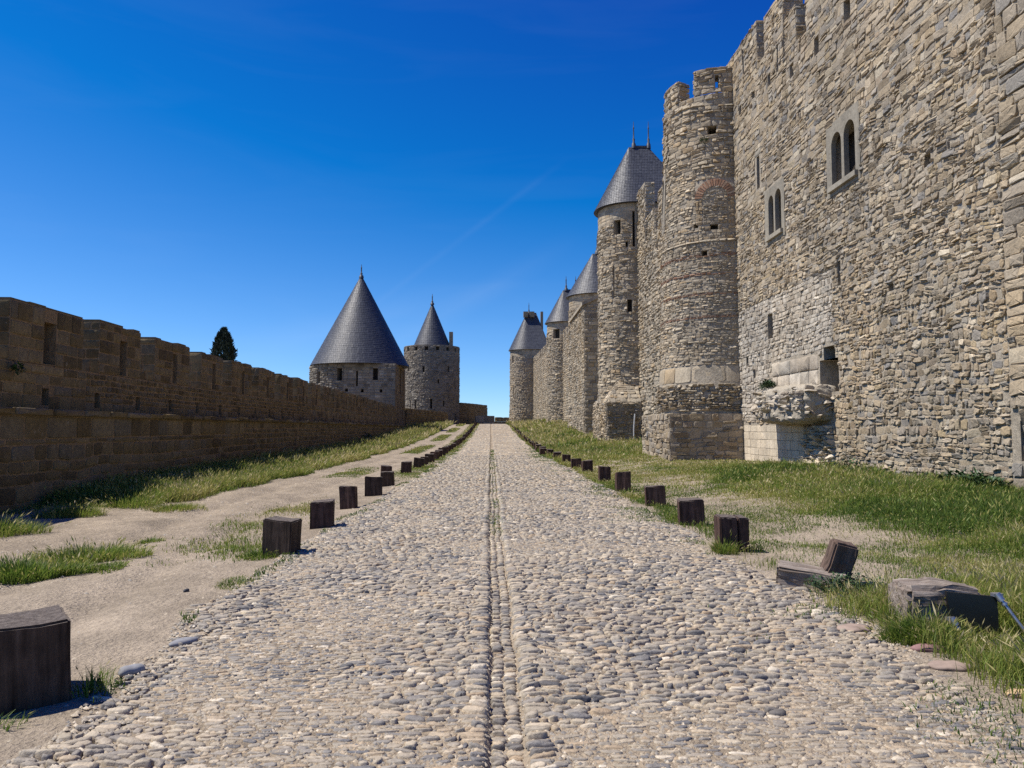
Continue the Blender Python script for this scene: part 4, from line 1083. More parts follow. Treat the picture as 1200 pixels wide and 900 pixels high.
# ------------------------------------------------------------------ tall round tower behind it
rt = thing('round_tower', 'tall round tower with a small slate cone inside its parapet, left of the crest', 'tower', (-11, 143, 2))
SR = Surf(arc(-11.2, 143, 5.25, 0, -360, 61), smooth=True)
def ur(deg): return math.radians(deg)*5.25      # degrees clockwise from the road side
def pxw(px): # angle of the drum seen at image column px
    s = np.clip((px-506)/32.5, -.999, .999); return 90-math.degrees(math.asin(s))
wn = []
for px, za, zb_, wd in [(481, 12.2, 13.4, .5), (499, 11.9, 13.0, .4), (527, 12, 13.2, .4), (516, 9.8, 10.6, .3), (508, 5.2, 7.0, .35), (490, 5.2, 6.8, .3), (522, 5.6, 6.6, .3), (534, 9.0, 11, .3), (535, 2.5, 4.3, .6), (484, 5, 6.8, .2)]:
    u = ur(pxw(px)); wn.append((u-wd/2, u+wd/2, za, zb_, .6))
wn += [(k*SR.L/16+.3, k*SR.L/16+.95, 15.95, 16.65, .5) for k in range(10)]
G = Geo(); body(G, SR, 0, SR.L, 0, 17.0, 1.1, wn); skin(G, SR, 0, SR.L*.62, 1.5, 16.95, FARX, wn, seed=720)
parent_keep(G.build('wall', DMATS), rt)
G = Geo(); th = np.linspace(0, 2*PI, 33)
slate_roof(G, [(-11.2+3.75*math.cos(t), 143+3.75*math.sin(t), 16.6) for t in th], [(-11.2+.06*math.cos(t), 143+.06*math.sin(t), 25.5) for t in th], 26, .4, 74, lift=.025)
roof = parent_keep(G.build('roof', [M_SLATE]), rt)
G = Geo(); finial(G, -11.2, 143, 25.3, 2.0, .15); parent_keep(G.build('finial', [M_LEAD]), roof)
G = Geo(); G.box((-7.9, 142, 16.5), (-7.2, 143, 19.9), tint=.1); parent_keep(G.build('chimney', [M_RUBBLE]), rt)

# ------------------------------------------------------------------ low walls near the crest
def low_wall(label, pts, zb, zt, t, st, seed, mats, mer=None, name='parapet_wall', group=None):
    o = thing(name, label, 'wall', (pts[0][0], pts[0][1], zb))
    S = Surf(pts); G = Geo(); body(G, S, 0, S.L, zb-1, zt, t, []); skin(G, S, 0, S.L, zb-.5, zt-.01, st, [], seed=seed)
    parent_keep(G.build('wall', mats), o)
    if mer:
        p, wd, h = mer; u = .2
        while u+wd < S.L:
            merlon(S, u, u+wd, zt+.02, zt+h, t*.9, dict(st, K=6), mats, o, seed+10+int(u)); u += p
    return o
ST5 = dict(ASH, ch=(.3, .45), sw=(.5, 1.1), gap=.05, K=8, depth=(.02, .06))
low_wall('low dark crenellated wall running between the two left towers', [(-7.7, 136.2), (-8.9, 128), (-12.1, 107.6)], .6, 3.5, .6, ST5, 760, BMATS, (2.6, 2.0, .95))
low_wall('tall dark wall to the right of the round tower behind the road crest', [(-.7, 160), (-5.9, 143)], 1, 6.0, .8, ST5, 780, BMATS, (3.4, 3.3, .5))
low_wall('plain tan parapet across the road crest', [(.75, 147.2), (-2.9, 146.2)], 1.5, 4.05, .4, dict(ASH, ch=(.8, 1), sw=(1.1, 1.3), gap=.03, K=8), 790, [M_TOWER, M_MORTAR, M_INNER])
low_wall('farthest low dark crenellated parapet, under the sky gap beside the last tower', [(4.6, 170), (.7, 163)], 1, 3.1, .6, ST5, 800, BMATS, (1.7, 1.35, .9))

# ------------------------------------------------------------------ cypress beyond the rampart
def cypress(x, y, zb, zt, rad):
    t = thing('cypress_tree', 'dark pointed cypress top showing above the left rampart', 'tree', (x, y, zb))
    G = Geo(); G.tube([(x, y, zb-.3), (x+.05, y, zb+2), (x, y, zt-.6)], [.2, .16, .04]); parent_keep(G.build('trunk', [M_BARK]), t)
    r = np.random.default_rng(9); N = 9000
    f = r.random(N)**.8; z = zb+.8+(zt-zb-.8)*f
    prof = rad*np.interp(f, [0, .15, .5, .8, .93, 1], [.55, .95, 1, .72, .42, .04])
    th = r.random(N)*2*PI; lump = .78+.35*vnoise(th*1.6, z*1.3, 2)+.18*(vnoise(th*5, z*4, 3)-.5)
    rr = prof*lump*np.sqrt(r.uniform(.25, 1, N))
    P = np.stack([x+rr*np.cos(th), y+rr*np.sin(th), z], 1)
    d = np.stack([np.cos(th)*.45, np.sin(th)*.45, np.full(N, 1.)], 1)+r.normal(0, .3, (N, 3)); d /= np.linalg.norm(d, axis=1)[:, None]
    s = np.cross(d, r.normal(0, 1, (N, 3))); s /= np.linalg.norm(s, axis=1)[:, None]
    L = r.uniform(.12, .3, N)[:, None]; w_ = L*.28
    V = np.stack([P-s*w_, P+s*w_, P+d*L], 1).reshape(-1, 3)
    G = Geo(); G.add(V, None, np.arange(N*3).reshape(-1, 3)); parent_keep(G.build('crown', [M_CYPRESS]), t)
cypress(-21.2, 60, 0, 9.5, 1.25)
# ------------------------------------------------------------------ vegetation
def blades(G, x, y, h, w, tint, rng, lean=.45, head=None, zoff=0.0, clump=None, mat=0):
    """thin tapering grass blades; head = share with a barley-like seed head"""
    N = len(x)
    if N == 0: return
    z = zg(x, y) - .015 + zoff
    a = rng.random(N)*2*PI
    if clump is not None:       # lean away from the clump centre
        a = np.arctan2(y-clump[1], x-clump[0]) + rng.normal(0, .7, N)
    le = np.abs(rng.normal(0, lean, N))+.08
    dx, dy = np.cos(a)*le, np.sin(a)*le
    f = a+PI/2+rng.normal(0, .6, N); sx, sy = np.cos(f)*w/2, np.sin(f)*w/2
    P0 = np.stack([x, y, z], 1); S_ = np.stack([sx, sy, 0*sx], 1)
    def at(t, drop): return P0 + np.stack([dx*h*t**1.6, dy*h*t**1.6, h*t*(1-drop*np.minimum(le, 1)*t)], 1)
    M1 = at(.5, .18); M2 = at(1.0, .35)
    V = np.stack([P0-S_, P0+S_, M1-S_*.8, M1+S_*.8, M2], 1).reshape(-1, 3)
    b = np.arange(N)[:, None]*5
    G.add(V, (b+np.array([[0, 1, 3, 2]])), (b+np.array([[2, 3, 4]])), mat=mat, tint=np.repeat(np.clip(tint, 0, 1), 5))
    if head is not None:
        k = rng.random(N) < head
        n = k.sum()
        if n == 0: return
        B = M2[k]; d = (M2-M1)[k]; d /= np.linalg.norm(d, axis=1)[:, None]; d = d*.8+np.stack([np.cos(a[k])*.3, np.sin(a[k])*.3, np.full(n, .3)], 1)
        L = (np.minimum(h[k]*.28, .075)*rng.uniform(.7, 1.2, n))[:, None]*np.maximum(1, w[k][:, None]/.016); wd = np.maximum(L*.075, w[k][:, None]*.7)
        s = np.cross(d, rng.normal(0, 1, (n, 3))); s /= np.linalg.norm(s, axis=1)[:, None]
        V = np.stack([B-d*L*.15, B+d*L*.3+s*wd, B+d*L, B+d*L*.3-s*wd], 1).reshape(-1, 3)
        q = np.arange(n)[:, None]*4 + np.array([[0, 1, 2, 3]])
        G.add(V, q, mat=mat, tint=np.repeat(np.clip(tint[k]+rng.uniform(.12, .42, n), 0, 1), 4))

def ell(x, y, cx, cy, rx, ry, soft=.35):
    d = np.sqrt(((x-cx)/rx)**2+((y-cy)/ry)**2); return 1-sstep(1-soft, 1+soft, d)

def inside_masonry(x, y):
    m = (x > WX-.02)
    m |= (np.hypot(x-WX, y-33.95) < 2.75) | ((x > 7.38) & (y > 30.9) & (y < 36.7))
    m |= (x > 7.98) & (y > 51.65) & (y < 58.5)
    m |= (x > 8.22) & (y > 65.95) & (y < 76.7)
    m |= (np.hypot(x-10.9, y-77.2) < 2.9) | (np.hypot(x-10.5, y-105) < 2.8) | (np.hypot(x-7.3, y-150.5) < 3.6)
    m |= (y > 76) & (x > 10.45-.033*np.maximum(0, y-104))
    return m

def right_field():
    rng = np.random.default_rng(41); G = Geo()
    #  y range, blades per m2, width, height scale
    for y0, y1, dens, w0, K in [(3.2, 6.5, 3600, .0060, 1), (6.5, 10, 2800, .0075, 1), (10, 16, 1900, .010, 1), (16, 28, 950, .016, 1), (28, 50, 380, .028, 1), (50, 90, 170, .05, 1), (90, 152, 60, .09, 1)]:
        x0, x1 = 2.7, 11.2
        if y1 <= 6.5: x1 = 6
        elif y1 <= 10: x1 = 8
        N = int((x1-x0)*(y1-y0)*dens)
        x = rng.uniform(x0, x1, N); y = rng.uniform(y0, y1, N)
        n1 = fbm(x*.9, y*.9, 2, 4); n2 = fbm(x*.25+7, y*.25, 4, 3); n3 = vnoise(x*3.1, y*3.1, 5)
        # sandy bare patches
        bare = np.maximum.reduce([ell(x, y, 3.75, 8.9, .85, 1.1), ell(x, y, 3.8, 7.1, .7, .7), ell(x, y, 4.9, 11.0, .8, .6)*.85, ell(x, y, 5.0, 16.2, 1.1, 1.5)*.8, ell(x, y, 5.5, 21.8, 1.5, 1.5), ell(x, y, 3.55, 12.3, .55, .9)*.8, ell(x, y, 6.8, 34, 1.8, 1.6)*.6])
        lush = np.maximum.reduce([sstep(5.2, 7.2, x)*sstep(30, 20, y), ell(x, y, 4.6, 5.2, 2.0, 2.2), ell(x, y, 3.5, 5.6, .8, 1.0), sstep(3.9, 5, x)*sstep(8.2, 6.6, y), .7*sstep(30, 36, y)])
        verge = sstep(.55, .1, np.abs(x-3.35))*sstep(7, 9, y)
        near_road = sstep(2.95, 3.45, x+(n1-.5)*.7)
        p = np.clip(.6+.7*lush+.35*verge+(n1-.5)*1.3, .05, 1)*(1-bare*np.clip(1.3-1.0*n1, 0, 1))*near_road
        keep = (rng.random(N) < p) & ~inside_masonry(x, y)
        x, y, n1, n2, n3, lush, bare, verge = [q[keep] for q in (x, y, n1, n2, n3, lush, bare, verge)]
        M = len(x)
        h = (.065+.19*lush*np.clip(n1*1.7, .3, 1.3)+.05*verge)*rng.uniform(.55, 1.25, M)*np.clip(.75+.5*n3, .6, 1.3)
        h *= np.where(y > 16, np.interp(y, [16, 30, 150], [1, 1.1, 1.7]), 1)
        h *= 1+.25*ell(x, y, 4.4, 5.2, 2, 2.4)
        h *= 1-.55*ell(x, y, 3.75, 5.35, .5, .55)
        straw = sstep(.42, .62, fbm(x*.5+3, y*.32, 1, 4)+.09*(1-lush)+.10*sstep(26, 40, y))
        t = .25+.12*(n3-.5)+rng.normal(0, .10, M)+straw*.30+.08*(1-lush)+.05*bare
        w = w0*rng.uniform(.6, 1.4, M)
        blades(G, x, y, h, w, t, rng, head=.16 if y1 <= 28 else .08)
    o = G.build('grass', [M_GRASS]); tag(o, 'tall green and straw-coloured wild grass growing along the foot of the castle walls', 'grass', kind='stuff')
    return o
right_field()

def left_field():
    rng = np.random.default_rng(42); G = Geo()
    for y0, y1, dens, w0 in [(9, 16, 1300, .011), (16, 28, 1500, .014), (28, 50, 520, .026), (50, 90, 210, .045), (90, 140, 70, .08)]:
        x0, x1 = -12.3, -1.9
        N = int((x1-x0)*(y1-y0)*dens)
        x = rng.uniform(x0, x1, N); y = rng.uniform(y0, y1, N)
        n1 = fbm(x*.8, y*.8, 1, 4); n3 = vnoise(x*3, y*3, 5)
        wallx = xl(y)+.66
        edge = np.interp(y, [14, 15.5, 17, 25, 38, 60, 110], [-8.6, -7.4, -6.65, -6.5, -6.4, -6.5, -6.6]) + (n1-.5)*.8
        strip = sstep(0, -.35, x-edge)*sstep(15.0, 17.2, y+(n1-.5)*3)
        foot = sstep(1.2, .2, x-wallx)*(.25+.55*sstep(13, 19, y))*np.clip(n1*1.7, 0, 1)
        mid = ell(x, y, -3.95, 13.2, .75, 4.2)*np.clip((n1-.38)*3.5, 0, 1)*.8
        mid = np.maximum(mid, ell(x, y, -3.2, 10.3, .45, .9)*.9)
        far_mid = sstep(22, 30, y)*ell(x, 0*y, -2.75, 0, .75, 1)*np.clip((n1-.25)*2.2, 0, 1)
        isl = sstep(24, 30, y)*ell(x, 0*y, -5.1, 0, .55, 1)*np.clip((vnoise(y*.12, 0*y+5, 3)-.45)*5, 0, 1)
        p = np.clip(np.maximum.reduce([strip, foot, mid*.6, far_mid, isl]), 0, 1)
        keep = (rng.random(N) < p) & (x > wallx+.05) & (y < 136)
        x, y, n1, n3, strip, foot, mid = [q[keep] for q in (x, y, n1, n3, strip, foot, mid)]
        M = len(x)
        h = (.06+.25*strip+.14*foot+.03*mid)*rng.uniform(.6, 1.3, M)*np.where(y > 30, np.interp(y, [30, 140], [1, 1.6]), 1)
        t = .40+rng.normal(0, .08, M)+.15*sstep(.5, .7, fbm(x*.6, y*.4, 4))+.18*sstep(-.7, -.1, x-np.interp(y, [14, 17, 110], [-8.6, -6.6, -6.6]))*sstep(.1, .8, strip)
        t += np.where(mid > .1, .08, 0)
        blades(G, x, y, h, w0*rng.uniform(.6, 1.4, M), t, rng, head=.12)
    # ragged blades at the cobble edge
    o = G.build('grass', [M_GRASS]); tag(o, 'bright green grass bank in front of the shaded left rampart', 'grass', kind='stuff')
left_field()

def joint_grass():
    rng = np.random.default_rng(43); G = Geo()
    N = 26000; y = 3+rng.random(N)**1.4*50; side = rng.random(N)
    x = np.where(side < .55, edgeR(y)-np.abs(rng.normal(0, .45, N)), np.where(side < .8, edgeL(y)+np.abs(rng.normal(0, .12, N)), .1+rng.normal(0, .07, N)))
    n = fbm(x*1.1, y*1.1, 3, 4)
    k = (n > np.where(side < .55, .54, np.where(side < .8, .6, .52))) & ((side < .8) | (y > 8))
    x, y = x[k], y[k]; M = len(x)
    blades(G, x, y, rng.uniform(.015, .05, M)*np.interp(y, [3, 50], [1, 1.6]), np.interp(y, [3, 10, 50], [.006, .010, .03])*rng.uniform(.7, 1.3, M), .3+rng.normal(0, .1, M), rng, lean=.8, zoff=.02+road_prof(x, y)-zg(x, y))
    o = G.build('grass', [M_GRASS]); tag(o, 'sparse low weeds growing in the joints of the cobbled road', 'grass', kind='stuff')
joint_grass()

def tuft(label, cx, cy, rx, ry, n, h, seed, t0=.36, w=.010, group=None, head=.12):
    rng = np.random.default_rng(seed); G = Geo()
    r = np.sqrt(rng.random(n)); a = rng.random(n)*2*PI
    k = .7+.6*vnoise(a*1.5+seed, a*0, 2)
    x = cx+rx*r*np.cos(a)*k; y = cy+ry*r*np.sin(a)*k
    blades(G, x, y, h*rng.uniform(.5, 1.2, n)*(1.1-.5*r), w*rng.uniform(.6, 1.4, n), t0+rng.normal(0, .1, n)+.12*(r > .7), rng, lean=.6, clump=(cx, cy), head=head)
    o = G.build('grass_tuft', [M_GRASS]); tag(o, label, 'grass tuft', group)
GT = 'grass tufts on the bare earth by the left rampart'
tuft('widest green grass tuft on the bare earth, at the left edge', -5.15, 8.55, .62, .4, 2800, .26, 1, .34, group=GT)
tuft('bushy grass tuft just behind the widest tuft, spreading towards the path', -5.05, 9.75, .6, .55, 2000, .26, 2, .44, group=GT)
tuft('small low grass tuft to the right of the widest tuft', -4.45, 8.9, .22, .3, 600, .11, 3, .36, group=GT)
tuft('tall grass tuft at the left edge, at the border of the wall shadow', -7.55, 11.7, .6, .6, 1500, .32, 4, .42, group=GT)
tuft('pale feathery grass tuft nearest the foot of the left rampart', -7.75, 14.2, .5, .55, 1300, .3, 5, .46, group=GT)
tuft('grass tuft beside the pale feathery one, half in the wall shadow', -7.55, 15.9, .6, .5, 1300, .28, 6, .42, group=GT)
tuft('low straw-tipped grass tuft alone in the middle of the earth path', -6.35, 15.4, .55, .45, 1200, .17, 7, .5, group=GT)
tuft('thin sprig of grass on the bare earth behind the small low tuft', -5.0, 11.3, .2, .22, 300, .1, 8, .42, group=GT)
tuft('green grass tuft growing against the nearest timber post', -2.42, 4.75, .1, .14, 130, .2, 9, .34, w=.007, group='grass at the post feet')
tuft('grass tuft in the shade at the front foot of the nearest timber post', -2.75, 4.2, .22, .12, 160, .13, 10, .3, w=.007, group='grass at the post feet')
tuft('grass tuft at the cobble edge between the first and second left posts', -2.62, 7.9, .2, .35, 500, .08, 11, .36, w=.007, group='grass at the post feet')
tuft('green grass tuft at the foot of the second left post', -2.9, 9.65, .3, .25, 700, .14, 12, .34, w=.008, group='grass at the post feet')
tuft('tall grass tuft hiding the near side of the split post', 3.02, 9.75, .16, .22, 420, .26, 13, .42, w=.008, group='grass at the post feet')
tuft('dense green grass tuft in front of the plated log', 3.3, 5.72, .34, .26, 2000, .2, 14, .32, w=.0075, group='grass at the post feet', head=.2)
tuft('tall grass tuft at the right edge below the plated log', 3.85, 4.75, .4, .35, 1900, .34, 15, .34, w=.007, group='grass at the post feet', head=.22)

def leafy(label, pts, n, size, seed, name='leafy_weed', mat=None, zf=None, spread=.2, hgt=.2):
    """broad-leaved weed: stems with many small folded leaves"""
    rng = np.random.default_rng(seed); G = Geo()
    for (x, y, z) in pts:
        for k in range(n):
            a = rng.random()*2*PI; r = spread*math.sqrt(rng.random()); hh = hgt*(1-.5*r/spread)*rng.uniform(.35, 1.1)
            c = np.array([x+r*math.cos(a), y+r*math.sin(a), z+hh])
            d = np.array([math.cos(a)*.8, math.sin(a)*.8, rng.uniform(-.2, .8)])+rng.normal(0, .35, 3); d /= np.linalg.norm(d)
            s = np.cross(d, [0, 0, 1]); s /= (np.linalg.norm(s)+1e-6); u = np.cross(s, d)
            L = size*rng.uniform(.6, 1.3)
            V = [c, c+d*L*.5+s*L*.33+u*L*.08, c+d*L, c+d*L*.5-s*L*.33+u*L*.08]
            G.add(V, None, [[0, 1, 2], [0, 2, 3]], mat=0, tint=rng.random())
            if k % 6 == 0:
                G.tube([(x, y, z-.02), tuple((np.array([x, y, z])*.4+c*.6)), tuple(c)], .003, 4, mat=0)
    o = G.build(name, [mat or M_LEAF]); tag(o, label, 'weed'); return o
leafy('dark green leafy weed at the fallen beam and leaning block', [(3.42, 7.45, .0), (3.62, 7.3, 0), (3.3, 7.25, 0)], 260, .035, 51, spread=.26, hgt=.2)
leafy('dark broad-leaved weeds at the foot of the castle wall near the corner pier', [(10.2, 15.6, .3), (10.25, 16.3, .3), (10.1, 15.1, .28)], 260, .11, 52, spread=.38, hgt=.4)
leafy('thin weed at the castle wall foot right of the overhanging ledge', [(10.25, 21.2, .3)], 130, .09, 53, spread=.3, hgt=.5)
leafy('small green bush growing on top of the overhanging ledge', [(9.75, 26.0, 2.95), (9.8, 26.35, 2.95)], 240, .09, 54, spread=.26, hgt=.36)
leafy('dark weed rooted in the face of the left rampart', [(-9.82, 15.85, 2.72)], 110, .08, 55, spread=.1, hgt=.28)
leafy('leafy shrub at the foot of the left rampart ledge', [(xl(62)+.9, 62, .15), (xl(63)+.9, 63.2, .15)], 220, .22, 56, spread=.7, hgt=1.0)
leafy('small green weed high on the head of the roofless tower', [tuple(ST.map([1.3], [14.0], [.05])[0])], 90, .09, 57, spread=.16, hgt=.25)

# ------------------------------------------------------------------ timber posts
def post_mesh(seed, sx=.36, sy=.34, h=.5, mat=M_WOOD, split=False, jit=.012):
    r = random.Random(seed); bm = bmesh.new()
    def block(x0, x1):
        res = bmesh.ops.create_cube(bm, size=1); vs = res['verts']
        for v in vs: v.co = Vector(((x0+x1)/2+v.co.x*(x1-x0), v.co.y*sy, (v.co.z+.5)*(h+.2)-.2))
    if split: block(-sx/2, .035); block(.052, sx/2)
    else: block(-sx/2, sx/2)
    bmesh.ops.bevel(bm, geom=bm.edges[:], offset=.014, segments=2, affect='EDGES')
    bmesh.ops.subdivide_edges(bm, edges=[e for e in bm.edges if e.calc_length() > .1], cuts=5, use_grid_fill=True)
    tw = r.uniform(-.03, .03)
    for v in bm.verts:
        c = v.co; ph = seed*3.1
        n = float(vnoise(c.x*9+ph, c.y*9+c.z*2.2, seed))-.5; m = float(vnoise(c.x*24+ph, c.y*24+c.z*1.5, seed+1))-.5
        f = 1+n*.10+m*.03
        c.x *= f; c.y *= f; c.x += tw*c.z
        if c.z > h-.06: c.z += (float(vnoise(c.x*5+ph, c.y*5, seed+2))-.5)*.022 + r.uniform(-.003, .003)
        c.z += c.x*0.06*((seed % 3)-1)*(1 if c.z > .2 else 0)
    me = bpy.data.meshes.new('timber_post'); bm.to_mesh(me); bm.free(); me.materials.append(mat)
    return me
meshes = [post_mesh(k, *d, mat=m) for k, (d, m) in enumerate([((.37, .34, .47), M_WOOD), ((.34, .36, .43), M_WOOD), ((.36, .33, .45), M_WOODRED), ((.33, .34, .46), M_WOODRED), ((.40, .33, .44), M_WOODRED)])]
ORD = ['nearest', 'second', 'third', 'fourth', 'fifth', 'sixth', 'seventh', 'eighth', 'ninth', 'tenth', 'eleventh', 'twelfth', 'thirteenth', 'fourteenth', 'fifteenth', 'sixteenth', 'seventeenth', 'eighteenth', 'nineteenth']
TENS = {20: 'twent', 30: 'thirt', 40: 'fort', 50: 'fift', 60: 'sixt'}
def ordw(k):
    k += 1
    if k < 20: return ORD[k-1]
    b = TENS[k//10*10]
    return b+'ieth' if k % 10 == 0 else b+'y-'+(['first']+ORD[1:])[k % 10-1]
def place_post(x, y, rz, mesh, label, group, sc=(1, 1, 1), tilt=(0, 0)):
    o = bpy.data.objects.new('timber_post', mesh); COL.objects.link(o)
    o.location = (x, y, float(min(zg(x, y), zg(x, y)))-.01); o.rotation_euler = (rp.gauss(0, .035), rp.gauss(0, .035), rz); o.scale = sc
    return tag(o, label, 'post', group)
rp = random.Random(4)
GL = 'square timber posts along the left edge of the road'; GR = 'square timber posts along the right edge of the road'
left = [(-2.78, 4.66, .62, 5, (1.2, 1.25, .97)), (-2.66, 9.75, -.18, 0, (1.02, 1, 1.0)), (-2.76, 12.5, .12, 2, (1, 1, .98)), (-2.88, 15.5, 0, 3, (.95, 1, 1)), (-2.83, 18.4, .1, 0, (1.1, 1, .98)), (-2.92, 21.6, 0, 1, (1, 1, .98)), (-3.25, 23.6, .2, 3, (1, 1, 1.1)), (-3.1, 27.8, 0, 2, (1, 1, .95)), (-2.95, 31, 0, 0, (1.1, 1, .9)), (-2.9, 33.2, .1, 1, (1, 1, .85))]
y = 35.5
while y < 136:
    x = np.interp(y, [35, 70, 138], [-2.85, -2.6, -2.45]); left.append((x, y, rp.uniform(-.2, .2), rp.randrange(4), (rp.uniform(.9, 1.15), 1, rp.uniform(.78, .95)))); y += 2.5+rp.random()*.5
meshes.append(post_mesh(7, .37, .37, .5, M_WOOD))
desc = ['largest dark timber post with an uneven top, beside the road closest to the camera', 'short dark timber post with a scarred front face, second from the camera on the left', 'dark reddish timber post leaning slightly, third from the camera on the left']
for k, (x, y, rz, m, sc) in enumerate(left):
    lab = desc[k] if k < 3 else 'dark timber post, %s from the camera in the row left of the road' % ordw(k)
    place_post(x, y, rz, meshes[m], lab, GL, sc)
right = [(3.22, 10.0, -.05, 'split', (1, 1, 1)), (3.36, 12.6, -.12, 4, (1, 1, 1.0)), (3.42, 15.6, -.1, 4, (.98, 1, .95)), (3.4, 19.3, 0, 2, (1, 1, 1.12)), (3.36, 22.2, 0, 3, (1, 1, 1.08)), (3.5, 27.2, .05, 2, (1, 1, 1.05)), (3.45, 30.3, 0, 4, (1, 1, .92)), (3.42, 34, 0, 3, (1.1, 1, .92)), (3.36, 38, 0, 2, (1.1, 1, .9)), (3.3, 41.5, .1, 3, (1, 1, .9)), (3.0, 43.4, .1, 4, (.9, 1, .95)), (3.2, 46.2, .1, 2, (1, 1, .95))]
y = 50.
while y < 138:
    x = np.interp(y, [50, 60, 90, 138], [3.15, 3.3, 3.3, 3.45]); right.append((x, y, rp.uniform(-.2, .2), rp.randrange(2, 5), (rp.uniform(.9, 1.15), 1, rp.uniform(.85, 1.0)))); y += 2.6+rp.random()*.5
sp = post_mesh(12, .38, .33, .46, M_WOODRED, split=True)
desc = ['timber post split down the middle, nearest upright post on the right', 'reddish square timber post with a slanted top, just beyond the split post']
for k, (x, y, rz, m, sc) in enumerate(right):
    lab = desc[k] if k < 2 else 'reddish standing post, %s from the camera along the right road edge' % ordw(k)
    place_post(x, y, rz, sp if m == 'split' else meshes[m], lab, GR, sc)

# broken timber beside the road
def beam(name, label, cat, size, loc, rot, mat, seed, amp=.03, shape=None):
    bm = bmesh.new(); bmesh.ops.create_cube(bm, size=1)
    for v in bm.verts: v.co = Vector((v.co.x*size[0], v.co.y*size[1], v.co.z*size[2]))
    bmesh.ops.bevel(bm, geom=bm.edges[:], offset=min(size)*.09, segments=2, affect='EDGES')
    bmesh.ops.subdivide_edges(bm, edges=[e for e in bm.edges if e.calc_length() > .08], cuts=7, use_grid_fill=True)
    for v in bm.verts:
        c = v.co; n = float(vnoise(c.x*3+seed, c.y*17+c.z*17, seed))-.5; n2 = float(vnoise(c.x*7, c.y*30-c.z*30, seed+1))-.5
        c.z += n*amp+n2*amp*.5; c.y += n2*amp
        if shape: shape(c)
    me = bpy.data.meshes.new(name); bm.to_mesh(me); bm.free(); me.materials.append(mat)
    o = bpy.data.objects.new(name, me); COL.objects.link(o); o.location = loc; o.rotation_euler = rot
    if label: tag(o, label, cat)
    return o
M_OLDWOOD_X = wood_material('weathered_beam', [(.28, (.02, .015, .012)), (.42, (.19, .15, .12)), (.6, (.32, .27, .225)), (.8, (.45, .40, .35))], (1.6, 24, 24))
M_BROWNWOOD = wood_material('brown_beam', [(.28, (.015, .01, .008)), (.42, (.09, .06, .045)), (.6, (.16, .11, .085)), (.8, (.24, .18, .145))], (24, 24, 1.8))
beam('fallen_beam', 'grey weathered beam lying on the ground with one end buried, against the leaning block', 'beam', (.66, .22, .2), (3.25, 7.62, .08), (.2, .10, -.42), M_OLDWOOD_X, 3)
def wedge(c):
    if c.z > 0: c.x *= .9
beam('leaning_block', 'short timber block tilted to the right beside the fallen beam', 'block', (.26, .24, .52), (3.52, 7.62, .2), (.12, .28, -.15), M_BROWNWOOD, 5, .02, wedge)

# low log with a black end plate held by two clamped rods
lg = thing('plated_log', 'weathered log with a black metal plate and clamped steel rods in tall grass', 'log', (3.75, 5.75, .1))
def hump(c):
    c.z += .05*(1-(c.x/.42)**2)-.03
    if c.x < 0: c.z -= .02
b = beam('beam', None, None, (.56, .44, .36), (3.6, 6.1, .16), (-.06, .05, -.12), M_OLDWOOD_X, 8, .03, hump); parent_keep(b, lg)
G = Geo(); q = [(3.56, 5.80, -.06), (3.88, 5.74, -.06), (3.89, 5.77, .31), (3.54, 5.84, .335)]
q2 = [(x-.003, y-.03, z) for x, y, z in q]; G.add(q+q2, [[0,1,2,3],[7,6,5,4],[0,4,5,1],[1,5,6,2],[2,6,7,3],[3,7,4,0]]); parent_keep(G.build('plate', [M_DARKPLATE]), lg)
for (p, q) in [((3.53, 5.72, .13), (3.62, 5.6, -.12)), ((3.89, 5.72, .31), (4.04, 5.56, .0))]:
    G = Geo(); G.tube([p, q], .013, 10); rod = parent_keep(G.build('rod', [M_STEEL]), lg)
    G = Geo(); d = (Vector(q)-Vector(p)).normalized()
    G.tube([Vector(p)-d*.03, Vector(p)+d*.03], .026, 10); G.tube([Vector(p)+d*.045, Vector(p)+d*.065], .022, 8); G.box((p[0]-.04, p[1]-.005, p[2]+.004), (p[0]+.03, p[1]+.045, p[2]+.028)); parent_keep(G.build('clamp', [M_STEEL]), rod)

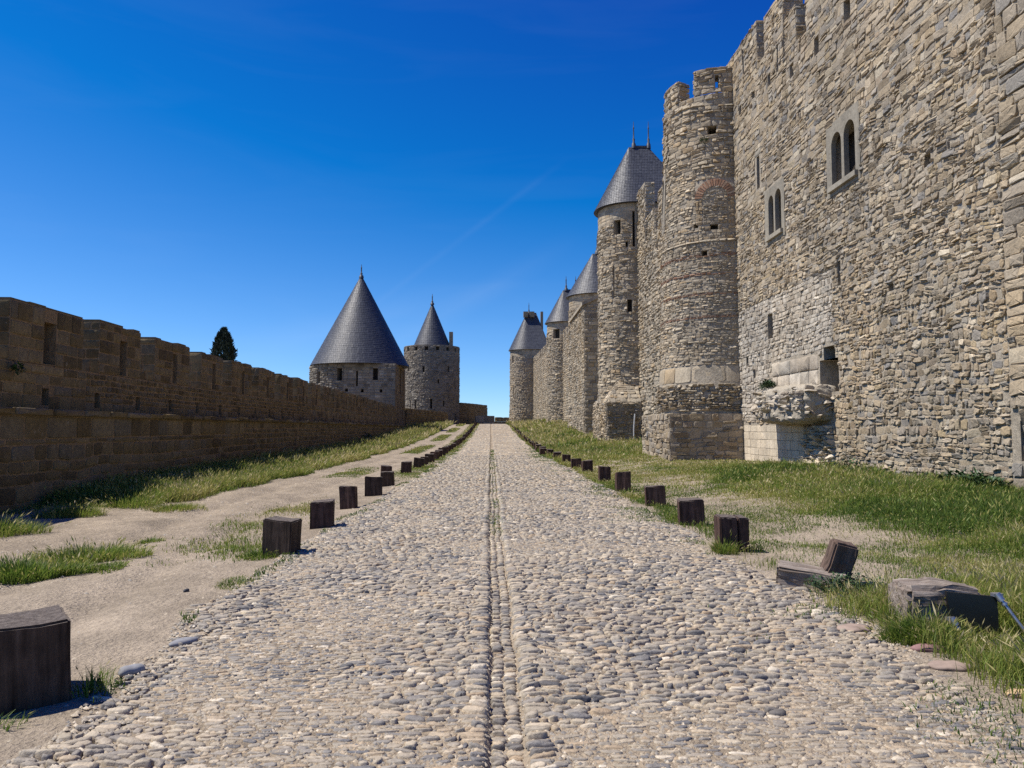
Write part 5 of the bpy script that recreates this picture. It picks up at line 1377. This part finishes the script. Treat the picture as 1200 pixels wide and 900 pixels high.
# loose stones
def stone_mat(n, c): return simple_mat(n, c, .8, 0, .25, 14)
def loose(label, x, y, r, mat, seed, name='loose_stone'):
    bm = bmesh.new(); bmesh.ops.create_icosphere(bm, subdivisions=3, radius=1)
    z = max(float(zg(x, y)), float(road_prof(x, y)) if edgeL(np.array(y)) < x < edgeR(np.array(y)) else -9)
    for v in bm.verts:
        c = v.co; n = float(vnoise(c.x*1.7+seed, c.y*1.7+c.z, seed))-.5; n2 = float(vnoise(c.x*5+seed, c.y*5+c.z*4, seed))-.5
        c *= 1+n*.45+n2*.08
        c.x *= r[0]; c.y *= r[1]; c.z *= r[2]
    me = bpy.data.meshes.new(name); bm.to_mesh(me); bm.free(); me.polygons.foreach_set('use_smooth', [True]*len(me.polygons)); me.materials.append(mat)
    o = bpy.data.objects.new(name, me); COL.objects.link(o); o.location = (x, y, z+r[2]*.25); o.rotation_euler = (0, 0, seed)
    return tag(o, label, 'stone')
sg = stone_mat('grey_pebble', (.22, .22, .225)); sr = stone_mat('reddish_stone', (.20, .11, .10)); sp_ = stone_mat('pink_sandstone', (.27, .20, .155)); so_ = stone_mat('ochre_stone', (.45, .31, .17)); sk = stone_mat('dark_lump', (.03, .03, .035))
loose('rounded grey stone on the bare earth right of the nearest left post', -2.33, 5.05, (.085, .05, .04), sg, 1)
loose('small dark lump alone on the bare earth of the path', -3.0, 7.6, (.03, .03, .025), sk, 2)
loose('flat dark-red edging stone below the plated log', 3.17, 5.45, (.12, .06, .04), sr, 0)
loose('broad pinkish edging stone below the dark-red one', 3.08, 5.05, (.14, .09, .035), sp_, 0)
loose('flat brown slab at the cobble edge behind the dark-red stone', 2.86, 5.95, (.14, .09, .03), sp_, 3)
loose('ochre stone at the right edge below the tall grass', 3.2, 4.52, (.10, .06, .035), so_, 0)
loose('long dark flat stone at the left cobble edge', -2.28, 5.75, (.11, .045, .03), sg, 4)
# pale downpipe against the plinth of the slate tower
G = Geo(); x, y = 9.85, 51.45; G.tube([(x, y, .3), (x, y, 1.6), (x+.1, y+.1, 2.6)], .06, 8); G.box((x-.12, y-.1, .3), (x+.12, y+.1, .95))
tag(G.build('downpipe', [M_PIPE]), 'pale metal pipe standing against the base of the tallest slate-roofed tower', 'pipe')
